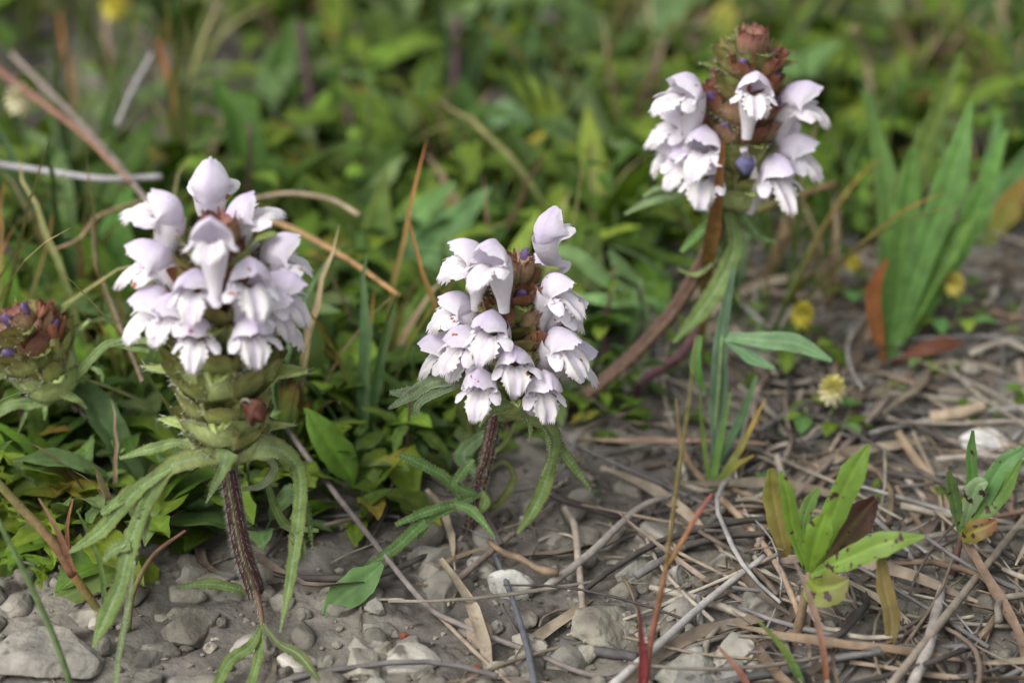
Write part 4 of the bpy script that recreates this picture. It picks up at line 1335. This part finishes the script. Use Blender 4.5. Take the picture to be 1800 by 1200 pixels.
clover(1500, 461, (1490, 520), 28, YEL, 'small yellow clover bud left of the plantain clump')
clover(33, 172, (45, 430), 54, (0.62, 0.58, 0.36), 'cream white clover head beside the reddish stalk', CRM)
clover(200, 8, (205, 210), 50, YEL, 'bright yellow clover head high among the grass stems')

# ------------------------------------------------------------------ named stalks and twigs
def stalk(name, label, cat, pts, ws, col, tip=None, mat='twig', n=None, jit=0.15, ground_y=True):
    p3 = []
    for a, b, *dz in pts:
        q = ground(a, b)
        lift = dz[0] if dz else 0.12
        # lift above the ground along the viewing ray
        d = ray(a, b)
        t = (H - q.z - lift) / -d.z
        p3.append(Vector((d.x * t, d.y * t, H + d.z * t)))
    p = spline(p3, n or 6 * len(pts))
    mb = MB()
    c0, c1 = arr(col), arr(tip if tip is not None else col)
    tube(mb, p, pxw(p, ws), lambda u, a: c0 * (1 - u) + c1 * u, n=7, jitter=jit)
    o = mb.build(name, mat, None, origin=tuple(p3[0]))
    return tag(o, label, cat)
GREY, TAN, BRN = (0.25, 0.235, 0.22), (0.28, 0.20, 0.12), (0.16, 0.125, 0.105)
TW = [
 ('long thin brown twig running from the leafy patch over the stones', [(505, 755, .9), (580, 855, .7), (640, 930, .5), (745, 1058, .3), (812, 1098, .2), (935, 1146, .15), (1045, 1186, .15), (1130, 1165, .15), (1250, 1125, .15), (1345, 1102, .1)], [10, 10, 10, 11, 11, 11, 10, 9, 8, 6], (0.19, 0.165, 0.15), None),
 ('pale bleached twig lying diagonally over the stones', [(1075, 1205, .5), (1160, 1130, .5), (1250, 1050, .4), (1343, 978, .4)], [17, 15, 14, 11], (0.34, 0.325, 0.305), None),
 ('grey dry stalk slanting up to the leafy patch edge', [(960, 1032, .2), (1040, 970, .4), (1120, 895, .5), (1185, 868, .4)], [16, 15, 13, 8], (0.25, 0.225, 0.2), None),
 ('bent beige stalk standing over the broad beige stone', [(992, 892, .4), (1010, 925, .35), (1018, 1000, .3), (1030, 1128, .2)], [12, 13, 13, 12], (0.30, 0.255, 0.21), None),
 ('dark blue-grey twig curving down between the stones', [(872, 978, .3), (900, 1050, .3), (925, 1130, .3), (942, 1210, .3)], [9, 10, 12, 13], (0.10, 0.105, 0.12), None),
 ('thick dark twig lying in front of the broad beige stone', [(985, 1132, .1), (1040, 1142, .1), (1120, 1155, .1)], [26, 20, 16], (0.09, 0.085, 0.085), None),
 ('brown stick slanting under the toothed leaf', [(790, 1030, .2), (850, 980, .3), (905, 935, .3)], [13, 12, 10], (0.18, 0.145, 0.12), None),
 ('thin pale straw across the gravel below the long twig', [(770, 1080, .1), (830, 1140, .15), (900, 1205, .2)], [8, 8, 8], (0.28, 0.22, 0.165), None),
 ('whitish bent twig in the upper leaves ending behind the tall white spike', [(-20, 286, 3.4), (90, 302, 3.4), (180, 314, 3.4), (285, 311, 3.4)], [11, 11, 11, 12], (0.36, 0.345, 0.35), None),
 ('grey dry stalk slanting down behind the tall white spike', [(20, 95, 3.4), (120, 195, 3.4), (200, 280, 3.4), (262, 358, 3.4)], [9, 10, 10, 10], (0.27, 0.22, 0.19), None),
 ('pinkish red stalk reaching in from the left edge', [(-15, 115, 3.9), (60, 170, 3.9), (150, 240, 3.9), (200, 292, 3.9), (230, 320, 3.9)], [10, 11, 10, 8, 6], (0.26, 0.12, 0.10), (0.26, 0.16, 0.1)),
 ('curled tan tendril left of the tall white spike', [(97, 438, 3.0), (140, 420, 3.0), (175, 380, 3.0), (252, 353, 3.0)], [5, 8, 8, 9], (0.30, 0.22, 0.12), None),
 ('arched tan grass stalk right of the tall white spike', [(440, 350, 3.3), (510, 340, 3.3), (580, 350, 3.3), (632, 378, 3.3)], [9, 9, 9, 10], (0.30, 0.24, 0.16), None),
 ('orange-tan stalk crossing behind the spikes', [(435, 372, 3.0), (520, 405, 3.0), (610, 455, 3.0), (702, 520, 3.0)], [12, 12, 11, 9], (0.28, 0.19, 0.10), (0.33, 0.19, 0.08)),
 ('thin brown stalk rising behind the bud head', [(165, 380, 2.2), (172, 470, 2.2), (210, 570, 2.2), (250, 670, 2.2)], [8, 8, 8, 8], (0.22, 0.16, 0.11), None),
 ('flattened bleached straw in the far leaves', [(268, 95, 3.6), (235, 155, 3.6), (205, 220, 3.6)], [9, 10, 8], (0.34, 0.32, 0.31), None),
 ('dry stem with bent tip standing right of the far flower head', [(1500, 50, 3.0), (1525, 100, 2.2), (1530, 180, 1.2), (1515, 230, .3)], [14, 14, 13, 12], (0.27, 0.19, 0.13), None),
 ('olive grass stalk pointing out from under the far flower head', [(1310, 378, 2.6), (1380, 352, 2.6), (1470, 322, 2.6)], [14, 15, 9], (0.20, 0.20, 0.07), (0.26, 0.15, 0.09)),
 ('short thick beige stalk lying on the dark litter', [(1635, 735, .25), (1690, 725, .3), (1730, 712, .3)], [26, 24, 20], (0.33, 0.26, 0.185), None),
 ('long straight dry stalk lying across the litter toward the lower corner', [(1560, 1210, .5), (1640, 1110, .5), (1720, 1010, .4), (1810, 900, .3)], [16, 16, 15, 13], (0.24, 0.205, 0.16), None),
 ('brown dry stalk behind the purple blotched seedling', [(1560, 700, .3), (1480, 790, .3), (1390, 880, .3), (1330, 960, .3)], [12, 13, 12, 10], (0.21, 0.17, 0.14), None),
 ('flat bleached stalk piece below the withered brown leaf', [(1600, 1210, .4), (1630, 1140, .4), (1650, 1060, .4), (1655, 1030, .4)], [20, 24, 20, 12], (0.30, 0.275, 0.25), None),
 ('brownish dry straw running down from the grass tuft', [(1262, 870, .3), (1320, 930, .3), (1370, 1000, .3), (1410, 1090, .3)], [13, 13, 12, 12], (0.31, 0.225, 0.155), None),
]
for lab, pts, ws, c, tp in TW:
    nm = 'dry_twig' if 'twig' in lab or 'stick' in lab else 'dry_stalk'
    stalk(nm, lab, 'twig' if nm == 'dry_twig' else 'stalk', pts, ws, c, tp)

# upright thin stalks, given at a distance
def upright(name, label, cat, base, parts, mat='twig', group=None):
    g = ground(*base)
    o = thing(name, g, label, cat, group)
    for nme, pts, ws, c, tp in parts:
        mb = MB()
        p = pxpath([(a, b, g.y + d) for a, b, d in pts])
        c0, c1 = arr(c), arr(tp if tp is not None else c)
        if nme == 'blade':
            ribbon(mb, p, pxw(p, ws), lambda u, v: c0 * (1 - u) + c1 * u, nv=5, fold=0.3, roll=0, wave=.03)
            mb.build(nme, 'herb', o)
        else:
            tube(mb, p, pxw(p, ws), lambda u, a: c0 * (1 - u) + c1 * u, n=8)
            mb.build(nme, mat, o)
    return o
RED = (0.24, 0.035, 0.04)
upright('meadow_grass', 'thin reddish brown grass stem with side branch rising from the stones', 'grass', (1128, 1235), [
 ('stem', [(1128, 1240, 0), (1140, 1150, .0), (1160, 1050, .05), (1172, 990, .1)], [16, 12, 11, 9], (0.2, 0.05, 0.05), (0.20, 0.12, 0.06)),
 ('stem', [(1171, 994, .1), (1190, 850, .2), (1212, 700, .3), (1224, 590, .4)], [8, 7, 6, 4], (0.19, 0.13, 0.05), (0.16, 0.17, 0.06)),
 ('branch', [(1171, 994, .1), (1200, 950, .2), (1225, 905, .3), (1252, 868, .4)], [11, 10, 9, 6], (0.22, 0.14, 0.05), (0.25, 0.08, 0.08)),
 ('blade', [(1128, 1235, -.05), (1130, 1170, -.05), (1127, 1110, -.05), (1123, 1062, -.05)], [14, 16, 9, 3], RED, (0.12, 0.05, 0.05))])
upright('meadow_grass', 'single bright green grass blade leaning in from the lower litter', 'grass', (1415, 1215), [
 ('blade', [(1415, 1220, 0), (1395, 1170, .05), (1370, 1130, .1), (1332, 1090, .1)], [16, 15, 12, 4], (0.10, 0.2, 0.06), (0.17, 0.2, 0.05))])
upright('meadow_grass', 'thin red and straw coloured grass blade in front of the blotched seedling', 'grass', (1452, 1215), [
 ('blade', [(1453, 1220, 0), (1448, 1150, 0), (1430, 1070, .05), (1397, 985, .1)], [10, 12, 12, 4], (0.3, 0.1, 0.04), (0.34, 0.28, 0.24))])
upright('meadow_grass', 'short coral red grass blade near the grey stone', 'grass', (1320, 1215), [
 ('blade', [(1322, 1220, 0), (1300, 1180, 0), (1262, 1135, .05)], [14, 12, 5], (0.3, 0.11, 0.09), (0.32, 0.2, 0.14))])
upright('meadow_grass', 'slender pale green grass stem bending past the large grey slab', 'grass', (128, 1215), [
 ('stem', [(130, 1220, 0), (95, 1120, 0), (50, 1020, .05), (-10, 900, .1)], [13, 12, 11, 8], (0.15, 0.2, 0.09), (0.14, 0.22, 0.08))])
upright('meadow_grass', 'jointed grass stem with russet sheath left of the drooping leaves', 'grass', (190, 1095), [
 ('stem', [(185, 1090, 0), (150, 1040, 0), (128, 1008, 0)], [14, 16, 16], (0.17, 0.17, 0.06), (0.25, 0.15, 0.05)),
 ('stem', [(128, 1010, 0), (95, 955, 0), (30, 885, .1), (-20, 830, .1)], [18, 18, 16, 14], (0.24, 0.11, 0.07), (0.19, 0.20, 0.07)),
 ('blade', [(128, 1005, -.05), (105, 940, -.05), (68, 875, 0)], [14, 10, 3], (0.26, 0.12, 0.07), (0.28, 0.17, 0.12)),
 ('blade', [(124, 1005, .05), (118, 930, .1), (128, 876, .1)], [12, 7, 3], (0.25, 0.12, 0.07), (0.26, 0.14, 0.08)),
 ('blade', [(185, 1085, .05), (180, 1010, .1), (165, 960, .2), (135, 895, .2)], [10, 9, 7, 3], (0.11, 0.18, 0.06), (0.13, 0.2, 0.06))])
upright('meadow_grass', 'arched green grass stem with pinkish tip behind the drooping leaves', 'grass', (225, 1110), [
 ('stem', [(225, 1110, 0), (235, 1040, .1), (270, 975, .2), (326, 932, .3)], [11, 10, 8, 5], (0.13, 0.18, 0.06), (0.26, 0.12, 0.09))])
upright('meadow_grass', 'orange grass blade standing in the leaves above the bud head', 'grass', (322, 330), [
 ('blade', [(335, 335, 0), (315, 230, .5), (298, 150, 1.0), (278, 70, 1.5)], [10, 12, 13, 3], (0.2, 0.16, 0.05), (0.34, 0.12, 0.03))])
upright('meadow_grass', 'thin orange grass blade beside the cream clover head', 'grass', (135, 205), [
 ('blade', [(133, 210, 0), (125, 140, .4), (112, 80, .8), (104, 22, 1.2)], [8, 10, 10, 3], (0.24, 0.15, 0.05), (0.34, 0.14, 0.03))])
upright('meadow_grass', 'broad amber grass blade hanging in front of the far selfheal stem', 'grass', (1232, 640), [
 ('blade', [(1232, 640, 0), (1240, 490, -1.5), (1254, 400, -2.3), (1272, 245, -2.9)], [5, 22, 28, 6], (0.2, 0.17, 0.05), (0.24, 0.10, 0.04))])
upright('dark_stem', 'purple-brown bare stem rising below the far selfheal', 'stem', (1105, 700), [
 ('stem', [(1105, 700, 0), (1150, 655, .3), (1200, 620, .6), (1228, 570, .9)], [16, 18, 18, 14], (0.10, 0.045, 0.055), None)])
for px, py, qx, qy, wd in [(560, 215, 525, 40, 16), (625, 240, 600, 130, 15), (797, 200, 805, 30, 16), (60, 470, -10, 410, 18)]:
    upright('dark_stem', 'dark purple bare flower stalk standing in the leafy patch', 'stem', (px, py + 60), [
      ('stem', [(px, py + 60, 0), ((px + qx) / 2, (py + qy) / 2 + 20, .4), (qx, qy, 1.0)], [wd, wd, wd * .9], (0.085, 0.05, 0.055), None)], group='dark stalks in the leafy patch')

for o in ROOTS:
    if 'o_' in o: del o['o_']
